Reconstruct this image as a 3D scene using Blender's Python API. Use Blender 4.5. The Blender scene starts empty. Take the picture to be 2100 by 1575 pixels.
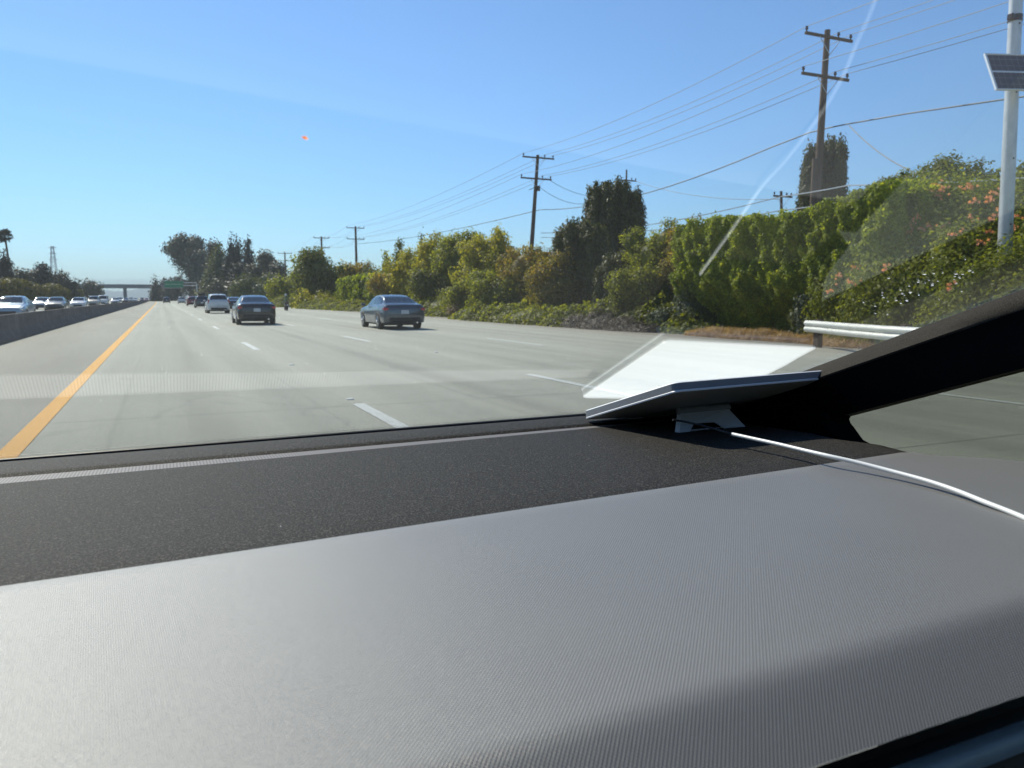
import bpy, math, random
import numpy as np
from mathutils import Vector
SC = bpy.context.scene
COL = SC.collection
R = math.radians
# ------------------------------------------------------------------ camera
CAMZ = 1.3
F, CX, CY = 1577.0, 1050.0, 787.5            # focal length and centre in photograph pixels (2100 wide)
PITCH, YAW = R(6.350), R(24.407)
cam = bpy.data.cameras.new('camera'); cam_o = bpy.data.objects.new('camera', cam); COL.objects.link(cam_o)
cam.sensor_width = 36; cam.lens = F / 2100 * 36; cam.clip_start = .02; cam.clip_end = 20000
cam_o.location = (0, 0, CAMZ); cam_o.rotation_euler = (R(90) - PITCH, 0, -YAW)
cam.dof.use_dof = True; cam.dof.focus_distance = 1.25; cam.dof.aperture_fstop = 13
SC.camera = cam_o
# ------------------------------------------------------------------ sky and sun
SUN = Vector((-.32, 1.06, 1.0)).normalized()
EL = math.asin(SUN.z); AZ = math.atan2(SUN.x, SUN.y)
w = bpy.data.worlds.new('World'); SC.world = w; w.use_nodes = True
nt = w.node_tree; bg = nt.nodes['Background']
sky = nt.nodes.new('ShaderNodeTexSky'); sky.sky_type = 'NISHITA'; sky.sun_disc = False
sky.sun_elevation = EL; sky.sun_rotation = AZ; sky.air_density = 1.0; sky.dust_density = 0; sky.ozone_density = 4.0; sky.altitude = 30
tn = nt.nodes.new('ShaderNodeMix'); tn.data_type = 'RGBA'; tn.blend_type = 'MULTIPLY'; tn.inputs[0].default_value = 1; tn.inputs[7].default_value = (.60, .77, .95, 1)
nt.links.new(sky.outputs[0], tn.inputs[6]); nt.links.new(tn.outputs[2], bg.inputs[0]); bg.inputs[1].default_value = .12
sl = bpy.data.lights.new('sun', 'SUN'); sl.energy = 4.2; sl.angle = R(.53); sl.color = (1, .94, .84)
so = bpy.data.objects.new('sun', sl); COL.objects.link(so); so.rotation_euler = SUN.to_track_quat('Z', 'Y').to_euler()
SC.view_settings.view_transform = 'Standard'; SC.view_settings.look = 'None'; SC.view_settings.exposure = 0.52; SC.view_settings.gamma = 1
SC.cycles.use_denoising = True; SC.cycles.max_bounces = 10; SC.cycles.transparent_max_bounces = 24
SC.cycles.diffuse_bounces = 3; SC.cycles.caustics_reflective = False; SC.cycles.caustics_refractive = False
SC.cycles.sample_clamp_indirect = 6

# ------------------------------------------------------------------ geometry from photograph directions
_fw = np.array([math.sin(YAW)*math.cos(PITCH), math.cos(YAW)*math.cos(PITCH), -math.sin(PITCH)])
_rt = np.array([math.cos(YAW), -math.sin(YAW), 0.]); _up = np.cross(_rt, _fw)
ORG = np.array([0, 0, CAMZ])
def ray(x, y): return _fw*F + _rt*(x-CX) + _up*(CY-y)
def G(x, y, z=0.):
    r = ray(x, y); return ORG + r*((z-CAMZ)/r[2])
def PY(x, y, Y): r = ray(x, y); return ORG + r*(Y/r[1])
def PX(x, y, X): r = ray(x, y); return ORG + r*(X/r[0])
GN = np.array([.0166, .3851, 1.]); GN = GN/np.linalg.norm(GN); GD = .2509
def PG(x, y):                                   # where a direction meets the windscreen
    r = ray(x, y); return ORG + r*(GD/(r@GN))
def glassz(X, Y): return CAMZ + (GD - GN[0]*X - GN[1]*Y)/GN[2]

# ------------------------------------------------------------------ helpers
rng = np.random.default_rng(7); random.seed(7)
def tag(o, label=None, cat=None, group=None, kind=None):
    if label: o['label'] = label
    if cat: o['category'] = cat
    if group: o['group'] = group
    if kind: o['kind'] = kind
    return o
def thing(name, label, cat, loc=(0, 0, 0), rz=0, group=None):
    o = bpy.data.objects.new(name, None); COL.objects.link(o); o.location = loc; o.rotation_euler = (0, 0, rz)
    o.empty_display_size = .2
    return tag(o, label, cat, group)
def mesh(name, v, f, m, parent=None, smooth=False, auto=None):
    me = bpy.data.meshes.new(name)
    me.from_pydata([tuple(map(float, p)) for p in v], [], [tuple(map(int, q)) for q in f])
    o = bpy.data.objects.new(name, me); COL.objects.link(o)
    me.materials.append(m)
    if smooth or auto:
        me.shade_smooth()
        if auto: me.set_sharp_from_angle(angle=R(auto))
    if parent: o.parent = parent
    me.validate(); me.update()
    return o
def quads(name, V, m, parent=None):              # V: (N,4,3) array of loose quads
    n = len(V); me = bpy.data.meshes.new(name)
    me.vertices.add(n*4); me.vertices.foreach_set('co', np.ascontiguousarray(V, np.float32).ravel())
    me.loops.add(n*4); me.loops.foreach_set('vertex_index', np.arange(n*4, dtype=np.int32))
    me.polygons.add(n); me.polygons.foreach_set('loop_start', np.arange(0, n*4, 4, dtype=np.int32))
    me.polygons.foreach_set('loop_total', np.full(n, 4, np.int32))
    me.update(calc_edges=True); me.materials.append(m)
    o = bpy.data.objects.new(name, me); COL.objects.link(o)
    if parent: o.parent = parent
    return o
class MB:
    def __init__(s): s.v = []; s.f = []
    def add(s, v, f):
        k = len(s.v); s.v += [tuple(p) for p in v]; s.f += [tuple(i+k for i in q) for q in f]; return s
    def box(s, c, d, bev=0, rot=None):
        x, y, z = d[0]/2, d[1]/2, d[2]/2
        if bev:
            b = min(bev, x*.9, y*.9, z*.9); pts = []
            for sx in (-1, 1):
                for sy in (-1, 1):
                    for sz in (-1, 1):
                        pts += [(sx*x, sy*(y-b), sz*(z-b)), (sx*(x-b), sy*y, sz*(z-b)), (sx*(x-b), sy*(y-b), sz*z)]
            import bmesh
            bm = bmesh.new()
            for p in pts: bm.verts.new(p)
            r = bmesh.ops.convex_hull(bm, input=bm.verts); bm.verts.index_update()
            v = [q.co.copy() for q in bm.verts]; f = [[q.index for q in t.verts] for t in bm.faces]; bm.free()
        else:
            v = [Vector((sx*x, sy*y, sz*z)) for sx in (-1, 1) for sy in (-1, 1) for sz in (-1, 1)]
            f = [(0, 1, 3, 2), (4, 6, 7, 5), (0, 4, 5, 1), (2, 3, 7, 6), (0, 2, 6, 4), (1, 5, 7, 3)]
        if rot is not None: v = [rot @ q for q in v]
        return s.add([(q[0]+c[0], q[1]+c[1], q[2]+c[2]) for q in v], f)
    def tube(s, pts, r, n=8, cap=True):
        pts = [Vector(p) for p in pts]; rings = []; up = Vector((0, 0, 1))
        rr = r if hasattr(r, '__len__') else [r]*len(pts)
        for i, p in enumerate(pts):
            d = (pts[min(i+1, len(pts)-1)] - pts[max(i-1, 0)]).normalized()
            a = d.cross(up if abs(d.z) < .95 else Vector((1, 0, 0))).normalized(); b = a.cross(d)
            rings.append([p + (a*math.cos(t*2*math.pi/n) + b*math.sin(t*2*math.pi/n))*rr[i] for t in range(n)])
        v = [q for g in rings for q in g]; f = []
        for i in range(len(pts)-1):
            for t in range(n):
                f.append((i*n+t, i*n+(t+1) % n, (i+1)*n+(t+1) % n, (i+1)*n+t))
        if cap: f.append(tuple(range(n))[::-1]); f.append(tuple((len(pts)-1)*n+t for t in range(n)))
        return s.add(v, f)
    def prism(s, poly, a, b):                       # polygon (list of 3-D points) shifted from a to b
        n = len(poly); v = [np.array(p)+a for p in poly] + [np.array(p)+b for p in poly]
        f = [tuple(range(n))[::-1], tuple(range(n, 2*n))] + [(i, (i+1) % n, n+(i+1) % n, n+i) for i in range(n)]
        return s.add(v, f)
    def build(s, name, m, parent=None, auto=None): return mesh(name, s.v, s.f, m, parent, auto=auto)
def grid(name, P, m, parent=None, auto=50, close=False):   # P: rows x cols x 3
    P = np.asarray(P, float); a, b = P.shape[:2]
    f = [(i*b+j, i*b+j+1, (i+1)*b+j+1, (i+1)*b+j) for i in range(a-1) for j in range(b-1)]
    return mesh(name, P.reshape(-1, 3), f, m, parent, auto=auto)

# ------------------------------------------------------------------ materials
class N:
    def __init__(s, name):
        s.m = bpy.data.materials.new(name); s.m.use_nodes = True; s.t = s.m.node_tree; s.n = s.t.nodes; s.n.clear()
        s.out = s.n.new('ShaderNodeOutputMaterial')
    def new(s, kind, **k):
        o = s.n.new('ShaderNode'+kind)
        for a, b in k.items():
            if a.startswith('i_'):
                o.inputs[a[2:].replace('_', ' ')].default_value = b
            else: setattr(o, a, b)
        return o
    def l(s, a, b): s.t.links.new(a, b)
    def math(s, op, a, b=None, c=None):
        o = s.n.new('ShaderNodeMath'); o.operation = op
        for i, q in enumerate((a, b, c)):
            if q is None: continue
            if hasattr(q, 'is_linked'): s.l(q, o.inputs[i])
            else: o.inputs[i].default_value = q
        return o.outputs[0]
    def coords(s, scale=(1, 1, 1), rot=(0, 0, 0), which='Object'):
        c = s.new('TexCoord'); mp = s.new('Mapping'); mp.inputs['Scale'].default_value = scale; mp.inputs['Rotation'].default_value = rot
        s.l(c.outputs[which], mp.inputs[0]); return mp.outputs[0]
    def noise(s, vec, scale, detail=4, rough=.55):
        o = s.new('TexNoise'); o.inputs['Scale'].default_value = scale; o.inputs['Detail'].default_value = detail; o.inputs['Roughness'].default_value = rough
        s.l(vec, o.inputs['Vector']); return o.outputs['Fac']
    def ramp(s, fac, stops):
        o = s.new('ValToRGB'); e = o.color_ramp.elements
        while len(e) < len(stops): e.new(.5)
        for q, (p, c) in zip(e, stops): q.position = p; q.color = (*c, 1) if len(c) == 3 else c
        s.l(fac, o.inputs[0]); return o.outputs[0]
    def mix(s, fac, a, b, blend='MIX'):
        o = s.new('Mix', data_type='RGBA', blend_type=blend)
        for i, q in ((0, fac), (6, a), (7, b)):
            if hasattr(q, 'is_linked'): s.l(q, o.inputs[i])
            else: o.inputs[i].default_value = q if i == 0 else (*q, 1)
        return o.outputs[2]
    def bump(s, h, strength=.3, dist=.01):
        o = s.new('Bump'); o.inputs['Strength'].default_value = strength; o.inputs['Distance'].default_value = dist
        s.l(h, o.inputs['Height']); return o.outputs[0]
    def bsdf(s, color, rough=.5, metal=0, spec=.5, normal=None, **k):
        o = s.new('BsdfPrincipled')
        for q, i in ((color, 'Base Color'), (rough, 'Roughness'), (metal, 'Metallic')):
            if hasattr(q, 'is_linked'): s.l(q, o.inputs[i])
            else: o.inputs[i].default_value = (*q, 1) if i == 'Base Color' else q
        o.inputs['Specular IOR Level'].default_value = spec
        if normal is not None: s.l(normal, o.inputs['Normal'])
        for a, b in k.items(): o.inputs[a.replace('_', ' ')].default_value = b
        s.l(o.outputs[0], s.out.inputs[0]); return o
def smear(name, col):
    n = N(name); t = n.new('BsdfTranslucent'); t.inputs[0].default_value = (*col, 1); n.l(t.outputs[0], n.out.inputs[0]); return n.m
def plain(name, color, rough=.6, metal=0, spec=.5, var=.12, scale=6, bump=0, **k):
    n = N(name); v = n.coords(); f = n.noise(v, scale)
    c = n.mix(f, tuple(q*(1-var) for q in color), tuple(min(1, q*(1+var)) for q in color))
    nm = n.bump(n.noise(v, scale*8), bump, .01) if bump else None
    n.bsdf(c, rough, metal, spec, nm, **k); return n.m
def leafmat(name, cols, trans=.35, scale=.6):
    """leaf colour varies from leaf to leaf and from branch to branch"""
    n = N(name); g = n.new('NewGeometry'); v = n.coords(which='Object')
    f = n.noise(v, scale, 3); f = n.math('ADD', n.math('MULTIPLY', g.outputs['Random Per Island'], .55), n.math('MULTIPLY', f, .9))
    f = n.math('SUBTRACT', f, .22)
    k = len(cols); c = n.ramp(f, [(i/(k-1), q) for i, q in enumerate(cols)])
    d = n.new('BsdfPrincipled'); n.l(c, d.inputs['Base Color']); d.inputs['Roughness'].default_value = .55; d.inputs['Specular IOR Level'].default_value = .35
    t = n.new('BsdfTranslucent'); h = n.mix(1.0, c, (1.60, 1.52, .62), 'MULTIPLY'); n.l(h, t.inputs[0])
    m = n.new('MixShader'); m.inputs[0].default_value = trans; n.l(d.outputs[0], m.inputs[1]); n.l(t.outputs[0], m.inputs[2])
    n.l(m.outputs[0], n.out.inputs[0]); return n.m
def dotted(name, color, rough, spec, pitch, dotamt, bumpstr, grain=0):
    """soft-touch plastic moulded with a fine grid of dots set at 45 degrees"""
    n = N(name); v = n.coords(scale=(2*math.pi/pitch,)*3, rot=(0, 0, R(41))); s = n.new('SeparateXYZ'); n.l(v, s.inputs[0])
    a = n.math('SINE', s.outputs[0]); b = n.math('SINE', s.outputs[1])
    h = n.math('MULTIPLY', n.math('ADD', a, 1), n.math('ADD', b, 1)); h = n.math('MULTIPLY', h, .25)
    v2 = n.coords(); fine = n.noise(v2, 520 if grain else 1400, 1, .8); mott = n.noise(v2, 9, 3); vo = n.new('TexVoronoi'); vo.inputs['Scale'].default_value = 42; n.l(v2, vo.inputs['Vector']); lint = n.noise(n.coords(scale=(1, .3, 1), rot=(0, 0, .6)), 160, 1)
    c = n.mix(h, tuple(q*(1-dotamt) for q in color), tuple(q*(1+dotamt) for q in color))
    c = n.mix(n.math('MULTIPLY', mott, .25), c, tuple(q*1.25 for q in color))
    if grain: c = n.mix(n.math('MULTIPLY', n.math('MAXIMUM', n.math('MULTIPLY', n.math('SUBTRACT', fine, .50), 1.7), 0), grain), c, (.42, .38, .33))
    sp = n.math('LESS_THAN', vo.outputs['Distance'], n.math('MULTIPLY', n.math('POWER', mott, 3), .045)); sp = n.math('MAXIMUM', sp, n.math('GREATER_THAN', lint, .845)); c = n.mix(n.math('MULTIPLY', sp, .7), c, (.55, .55, .52))
    n.bsdf(c, rough, 0, spec, n.bump(n.math('ADD', h, n.math('MULTIPLY', fine, .35 if not grain else 1.0)), bumpstr, .0006)); return n.m

M = {}
USE_HAZE = True
# road
def roadmat():
    n = N('concrete_road'); v = n.coords(); s = n.new('SeparateXYZ'); n.l(v, s.inputs[0])
    big = n.noise(n.coords(scale=(.35, .05, 1)), 1.0, 4); fine = n.noise(v, 9, 6, .7); grit = n.noise(v, 45, 3, .8)
    streak = n.noise(n.coords(scale=(1.6, .02, 1)), 1.0, 5, .6)
    tr = n.math('COSINE', n.math('MULTIPLY', n.math('ADD', s.outputs[0], 1.35), 2*math.pi/1.83))      # wheel tracks
    tr = n.math('MULTIPLY', tr, .085)
    f = n.math('ADD', n.math('ADD', n.math('MULTIPLY', big, .45), n.math('MULTIPLY', streak, .6)), n.math('MULTIPLY', n.math('ADD', fine, grit), .18))
    f = n.math('ADD', f, tr)
    c = n.ramp(f, [(.30, (.29, .295, .245)), (.56, (.43, .435, .362)), (.84, (.53, .53, .44))])
    j = n.math('FRACT', n.math('DIVIDE', s.outputs[1], 4.6)); j = n.math('LESS_THAN', j, .006)
    c = n.mix(n.math('MULTIPLY', j, .55), c, (.12, .12, .11))
    drip = n.math('POWER', n.math('MULTIPLY', n.math('ADD', n.math('COSINE', n.math('MULTIPLY', n.math('ADD', s.outputs[0], -.45), 2*math.pi/3.66)), 1), .5), 14)
    c = n.mix(n.math('MULTIPLY', drip, n.math('MULTIPLY', n.noise(n.coords(scale=(2, .12, 1)), 1, 4), .5)), c, (.14, .135, .12))
    skid = n.math('GREATER_THAN', n.noise(n.coords(scale=(5, .018, 1), rot=(0, 0, .006)), 1.0, 1), .685); c = n.mix(n.math('MULTIPLY', skid, .09), c, (.07, .07, .07))
    tar = n.new('TexVoronoi', feature='DISTANCE_TO_EDGE'); tar.inputs['Scale'].default_value = .16; wv = n.new('VectorMath', operation='ADD'); n.l(n.coords(scale=(.7, .35, 1)), wv.inputs[0])
    nz = n.new('TexNoise'); nz.inputs['Scale'].default_value = .8; n.l(v, nz.inputs['Vector']); ms = n.new('VectorMath', operation='SCALE'); ms.inputs['Scale'].default_value = 1.2; n.l(nz.outputs['Color'], ms.inputs[0]); n.l(ms.outputs[0], wv.inputs[1]); n.l(wv.outputs[0], tar.inputs['Vector'])
    c = n.mix(n.math('MULTIPLY', n.math('LESS_THAN', tar.outputs['Distance'], .004), .09), c, (.09, .09, .085))
    spot = n.math('GREATER_THAN', n.noise(n.coords(scale=(1, .45, 1)), 1.7, 2), .74)
    c = n.mix(n.math('MULTIPLY', spot, .18), c, (.08, .08, .08))
    n.bsdf(c, .85, 0, .3, n.bump(grit, .25, .01)); return n.m
M['road'] = roadmat()
M['shoulder'] = (lambda n: (n.bsdf(n.ramp(n.math('ADD', n.math('MULTIPLY', n.noise(n.coords(scale=(.6, .08, 1)), 1, 5), .7), n.math('MULTIPLY', n.noise(n.coords(), 25, 5, .8), .35)),
      [(.3, (.36, .35, .29)), (.8, (.52, .505, .43))]), .9, 0, .2, n.bump(n.noise(n.coords(), 40, 3), .3, .01)), n.m)[1])(N('shoulder_concrete'))
M['dirt'] = (lambda n: (n.bsdf(n.ramp(n.noise(n.coords(), 1.4, 8, .7), [(.3, (.12, .095, .06)), (.5, (.25, .205, .14)), (.7, (.34, .29, .21))]), .95, 0, .1, n.bump(n.noise(n.coords(), 12, 6, .8), .6, .05)), n.m)[1])(N('dry_dirt'))
M['yellow'] = (lambda n: (n.bsdf(n.ramp(n.noise(n.coords(), 14, 6, .75), [(.28, (.45, .30, .12)), (.4, (.80, .37, .015)), (.7, (.88, .43, .02))]), .7), n.m)[1])(N('yellow_paint'))
M['white'] = (lambda n: (n.bsdf(n.ramp(n.noise(n.coords(), 11, 6, .8), [(.3, (.45, .46, .42)), (.45, (.74, .76, .71)), (.7, (.82, .84, .79))]), .7), n.m)[1])(N('white_paint'))
def barriermat():
    n = N('barrier_concrete'); v = n.coords(); sp = n.new('SeparateXYZ'); n.l(v, sp.inputs[0])
    f = n.math('ADD', n.math('MULTIPLY', n.noise(n.coords(scale=(1, .35, 3)), 1.2, 6, .7), .8), n.math('MULTIPLY', n.noise(v, 20, 4), .25))
    c = n.ramp(f, [(.35, (.075, .07, .07)), (.6, (.13, .12, .118)), (.8, (.20, .185, .175))])
    c = n.mix(n.math('MULTIPLY', n.math('LESS_THAN', n.math('FRACT', n.math('DIVIDE', sp.outputs[1], 6.1)), .008), .8), c, (.02, .02, .02))
    run = n.math('GREATER_THAN', n.noise(n.coords(scale=(1, 1.6, .25)), 2.0, 4, .7), .60); c = n.mix(n.math('MULTIPLY', run, .35), c, (.30, .28, .26))
    n.bsdf(c, .9, 0, .2, n.bump(n.noise(v, 18, 4), .3, .02)); return n.m
M['barrier'] = barriermat()
M['overpass'] = plain('overpass_concrete', (.25, .25, .26), .9, var=.15, scale=.4)
M['steel'] = (lambda n: (n.bsdf(n.ramp(n.noise(n.coords(scale=(3, 3, 1)), 3, 5, .7), [(.3, (.42, .44, .46)), (.7, (.6, .62, .63))]), .45, .35, .5, n.bump(n.noise(n.coords(), 60, 3), .1, .002)), n.m)[1])(N('galvanised_steel'))
M['rail'] = plain('weathered_rail', (.76, .77, .73), .55, .25, var=.2, scale=3)
M['wood'] = (lambda n: (n.bsdf(n.ramp(n.noise(n.coords(scale=(14, 14, .5)), 1, 6, .7), [(.3, (.075, .05, .036)), (.7, (.19, .135, .10))]), .85, 0, .2, n.bump(n.noise(n.coords(scale=(20, 20, .6)), 1, 4), .4, .01)), n.m)[1])(N('pole_wood'))
M['ceramic'] = plain('brown_ceramic', (.05, .03, .025), .25)
M['bark'] = plain('bark', (.12, .09, .065), .95, var=.4, scale=5, bump=.5)
M['wire'] = plain('wire_metal', (.42, .45, .48), .5, .3)
M['cablewire'] = plain('cable_sheath', (.10, .115, .13), .6)
M['panel'] = (lambda n: (lambda s: (n.bsdf(n.mix(s, (.035, .035, .06), (.22, .22, .25)), .18, 0, .6), n.m)[1])(
     n.math('MAXIMUM', n.math('LESS_THAN', n.math('FRACT', n.math('MULTIPLY', (lambda q: q.outputs[0])(_sx(n)), 6.4)), .045), n.math('LESS_THAN', n.math('FRACT', n.math('MULTIPLY', _sx(n).outputs[1], 6.4)), .045)))) if False else None
def panelmat():
    n = N('solar_cells'); v = n.coords(); s = n.new('SeparateXYZ'); n.l(v, s.inputs[0])
    a = n.math('LESS_THAN', n.math('FRACT', n.math('MULTIPLY', s.outputs[0], 6.2)), .05); b = n.math('LESS_THAN', n.math('FRACT', n.math('MULTIPLY', s.outputs[1], 6.2)), .05)
    n.bsdf(n.mix(n.math('MAXIMUM', a, b), (.05, .045, .07), (.26, .25, .28)), .3, 0, .5); return n.m
M['panel'] = panelmat()
M['alu'] = plain('aluminium_frame', (.75, .76, .76), .4, .3)
M['green'] = plain('green_sign_face', (.012, .20, .10), .5)
# leaves
M['ivy'] = leafmat('ivy_leaves', [(.08, .115, .014), (.20, .255, .020), (.33, .375, .028), (.46, .46, .05)], .6, 1.3)
M['vine'] = leafmat('vine_leaves', [(.07, .095, .016), (.165, .200, .026), (.27, .295, .034), (.39, .38, .06)], .55, 1.1)
M['bush'] = leafmat('bush_leaves', [(.06, .080, .016), (.15, .175, .026), (.26, .275, .036), (.38, .35, .06)], .58, .7)
M['bush_dark'] = leafmat('dark_bush_leaves', [(.035, .048, .014), (.075, .098, .022), (.14, .155, .034), (.20, .20, .05)], .5, .7)
M['bush_yellow'] = leafmat('yellow_green_leaves', [(.09, .105, .018), (.23, .24, .030), (.37, .34, .040), (.48, .39, .07)], .6, .6)
M['bush_rust'] = leafmat('rusty_tip_leaves', [(.07, .078, .020), (.18, .17, .034), (.31, .24, .050), (.40, .21, .08)], .55, .5)
M['hedge_left'] = leafmat('olive_hedge_leaves', [(.045, .045, .018), (.085, .085, .026), (.15, .135, .036), (.21, .15, .05)], .35, .25)
M['cypress'] = leafmat('cypress_sprays', [(.024, .030, .012), (.055, .064, .020), (.10, .105, .030), (.15, .14, .04)], .28, .8)
M['far'] = leafmat('far_foliage', [(.040, .040, .032), (.070, .068, .050), (.10, .098, .066), (.14, .135, .08)], .2, .15)
M['far_green'] = leafmat('far_green_foliage', [(.05, .06, .025), (.09, .105, .040), (.15, .165, .060), (.2, .2, .07)], .25, .12)
M['far_dark'] = leafmat('far_dark_foliage', [(.030, .030, .028), (.048, .048, .042), (.07, .07, .055), (.1, .095, .07)], .2, .15)
M['sage'] = leafmat('grey_green_leaves', [(.05, .06, .04), (.11, .13, .08), (.18, .20, .12), (.26, .28, .18)], .3, 1.2)
M['dead'] = leafmat('dead_twigs', [(.08, .062, .050), (.13, .10, .080), (.18, .145, .11), (.23, .19, .14)], .1, 1.0)
M['drygrass'] = leafmat('dry_grass_blades', [(.26, .16, .075), (.42, .27, .13), (.56, .40, .22), (.66, .52, .32)], .3, 1.5)
M['paledry'] = leafmat('pale_dry_leaves', [(.14, .10, .06), (.26, .19, .12), (.38, .28, .18), (.45, .36, .24)], .3, 1.5)
M['petal'] = leafmat('coral_petals', [(.75, .24, .14), (.85, .34, .22), (.88, .42, .30), (.9, .55, .42)], .4, 4)
# cars
def paint(name, c, rough=.28, metal=.4):
    return plain(name, c, rough, metal, .5, .05, 2, Coat_Weight=.8, Coat_Roughness=.05)
M['tyre'] = plain('tyre_rubber', (.018, .018, .018), .8)
M['rim'] = plain('alloy_rim', (.55, .56, .58), .25, .8)
M['carglass'] = plain('tinted_car_glass', (.025, .032, .038), .06, 0, .9)
M['taillight'] = plain('red_lamp_lens', (.42, .012, .018), .12, 0, .8)
M['headlight'] = plain('clear_lamp_lens', (.75, .77, .78), .08, .6, .8)
M['blacktrim'] = plain('black_trim', (.012, .012, .013), .55)
M['plate'] = plain('number_plate', (.55, .56, .58), .5)
M['chrome'] = plain('chrome', (.7, .7, .72), .12, 1)
# own car
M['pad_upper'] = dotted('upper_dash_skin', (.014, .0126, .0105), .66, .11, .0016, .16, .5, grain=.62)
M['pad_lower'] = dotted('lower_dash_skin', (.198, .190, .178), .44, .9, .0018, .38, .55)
M['vent'] = (lambda n: (lambda s: (n.bsdf(n.mix(n.math('GREATER_THAN', n.math('SINE', n.math('MULTIPLY', s.outputs[0], 2*math.pi/.0042)), .2), (.20, .183, .174), (.11, .10, .096)), .6, 0, .25), n.m)[1])(
     (lambda s: (n.l(n.coords(), s.inputs[0]), s)[1])(n.new('SeparateXYZ'))))(N('defroster_slats'))
M['black'] = plain('black_plastic', (.010, .010, .011), .6, scale=300)
M['seal'] = plain('black_rubber_seal', (.006, .006, .006), .5)
def pillarmat():
    n = N('pillar_fabric'); f = n.noise(n.coords(), 700, 3, .8)
    n.bsdf(n.ramp(f, [(.35, (.020, .018, .015)), (.65, (.075, .068, .058))]), .95, 0, .05, n.bump(f, .4, .001)); return n.m
M['pillar'] = pillarmat()
M['pillar_shaded'] = plain('shaded_pillar_fabric', (.006, .0065, .008), .95, 0, .05, scale=300)  # pillar cloth again, with shade put into the colour
M['trim_blue'] = plain('satin_trim_strip', (.78, .86, .95), .35, .1, scale=40)
M['wood_trim'] = plain('grey_brown_fascia', (.20, .165, .15), .6, scale=60)
M['dish'] = plain('white_dish_plastic', (.88, .88, .88), .38, 0, .5, .02)
M['dish_back'] = plain('grey_dish_underside', (.36, .38, .40), .6, 0, .3, .04)
M['dish_rim'] = plain('shaded_grey_rim', (.27, .28, .30), .5, 0, .4, .03)  # grey rim darkened further, its shadow painted into the colour
M['cord'] = plain('white_cord', (.80, .80, .78), .35, 0, .5, .03)
def glassmat(name, tint, dust, dustcol=(.8, .85, .82)):
    n = N(name); g = n.new('NewGeometry')
    dp = n.new('VectorMath', operation='DOT_PRODUCT'); n.l(g.outputs['Incoming'], dp.inputs[0]); n.l(g.outputs['Normal'], dp.inputs[1])
    c = n.math('ABSOLUTE', dp.outputs['Value']); f = n.math('POWER', n.math('SUBTRACT', 1, c), 5)
    f = n.math('ADD', n.math('MULTIPLY', f, .96), .04)
    t = n.new('BsdfTransparent'); t.inputs[0].default_value = (*tint, 1)
    gl = n.new('BsdfGlossy'); gl.inputs['Roughness'].default_value = 0; gl.inputs[0].default_value = (1, 1, 1, 1)
    m = n.new('MixShader'); n.l(f, m.inputs[0]); n.l(t.outputs[0], m.inputs[1]); n.l(gl.outputs[0], m.inputs[2])
    last = m.outputs[0]
    if dust:
        v = n.coords(); q = n.math('MULTIPLY', n.noise(v, 3.5, 3, .5), dust)
        d = n.new('BsdfTranslucent'); d.inputs[0].default_value = (*dustcol, 1)
        m2 = n.new('MixShader'); n.l(q, m2.inputs[0]); n.l(last, m2.inputs[1]); n.l(d.outputs[0], m2.inputs[2]); last = m2.outputs[0]
    n.l(last, n.out.inputs[0]); return n.m
M['windscreen'] = glassmat('windscreen_glass', (.975, .99, .965), .008)
M['sideglass'] = glassmat('side_glass', (.51, .525, .49), 0)

# ------------------------------------------------------------------ the ground and the road
def sheet(name, x0, x1, y0, y1, z, m, kind='structure'):
    return tag(mesh(name, [(x0, y0, z), (x1, y0, z), (x1, y1, z), (x0, y1, z)], [(0, 1, 2, 3)], m), kind=kind)
sheet('ground', -6000, 6000, -600, 9000, -.03, M['dirt'])
def strip(name, pts, z, m):          # pts: (y, xl, xr)
    v = []; f = []
    for i, (y, a, b) in enumerate(pts):
        v += [(a, y, z), (b, y, z)]
        if i: f.append((2*i-2, 2*i-1, 2*i+1, 2*i))
    return tag(mesh(name, v, f, m), kind='structure')
def bend(y): return 0 if y < 160 else -(y-160)**2*.00002     # the road swings very gently left far ahead
YS = [-40, 0, 25, 50, 90, 130, 160, 200, 250, 300, 350, 420, 520, 700]
EDGE = {-40: 16, 0: 16, 25: 15.7, 50: 16.6, 90: 17.6, 130: 17.2, 160: 16.5, 200: 16, 250: 15, 300: 14, 350: 13.4, 420: 13, 520: 13, 700: 13}
strip('road', [(y, -1.3+bend(y), EDGE[y]-1.2+bend(y)) for y in YS], .004, M['road'])
strip('left_shoulder', [(y, -4.5+bend(y), -1.3+bend(y)) for y in YS], .004, M['shoulder'])
strip('right_shoulder', [(y, EDGE[y]-1.2+bend(y), EDGE[y]+bend(y)) for y in YS], .004, M['shoulder'])
strip('opposite_road', [(y, -24+bend(y), -4.5+bend(y)) for y in YS], .004, M['road'])
strip('yellow_lane_line', [(y, -1.31+bend(y), -1.13+bend(y)) for y in YS], .010, M['yellow'])
for nm, X, y0 in (('second', 2.16, 5.7), ('third', 5.68, 5.9), ('fourth', 9.60, 5.6)):
    v = []; f = []
    for k in range(0, 40):
        a = y0 + k*14.63; b = a + 3.66; x = X + bend(a)
        if nm == 'third': a += 2.3; b += 2.3
        if nm == 'fourth': a -= 1.2; b = a + 4.2
        n_ = len(v); v += [(x-.075, a, .010), (x+.075, a, .010), (x+.075, b, .010), (x-.075, b, .010)]; f.append((n_, n_+1, n_+2, n_+3))
    tag(mesh('white_lane_dashes', v, f, M['white']), kind='structure')
strip('white_edge_line', [(y, min(13.25, EDGE[y]-1.5)+bend(y), min(13.38, EDGE[y]-1.37)+bend(y)) for y in YS if y < 24], .010, M['white'])
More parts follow.
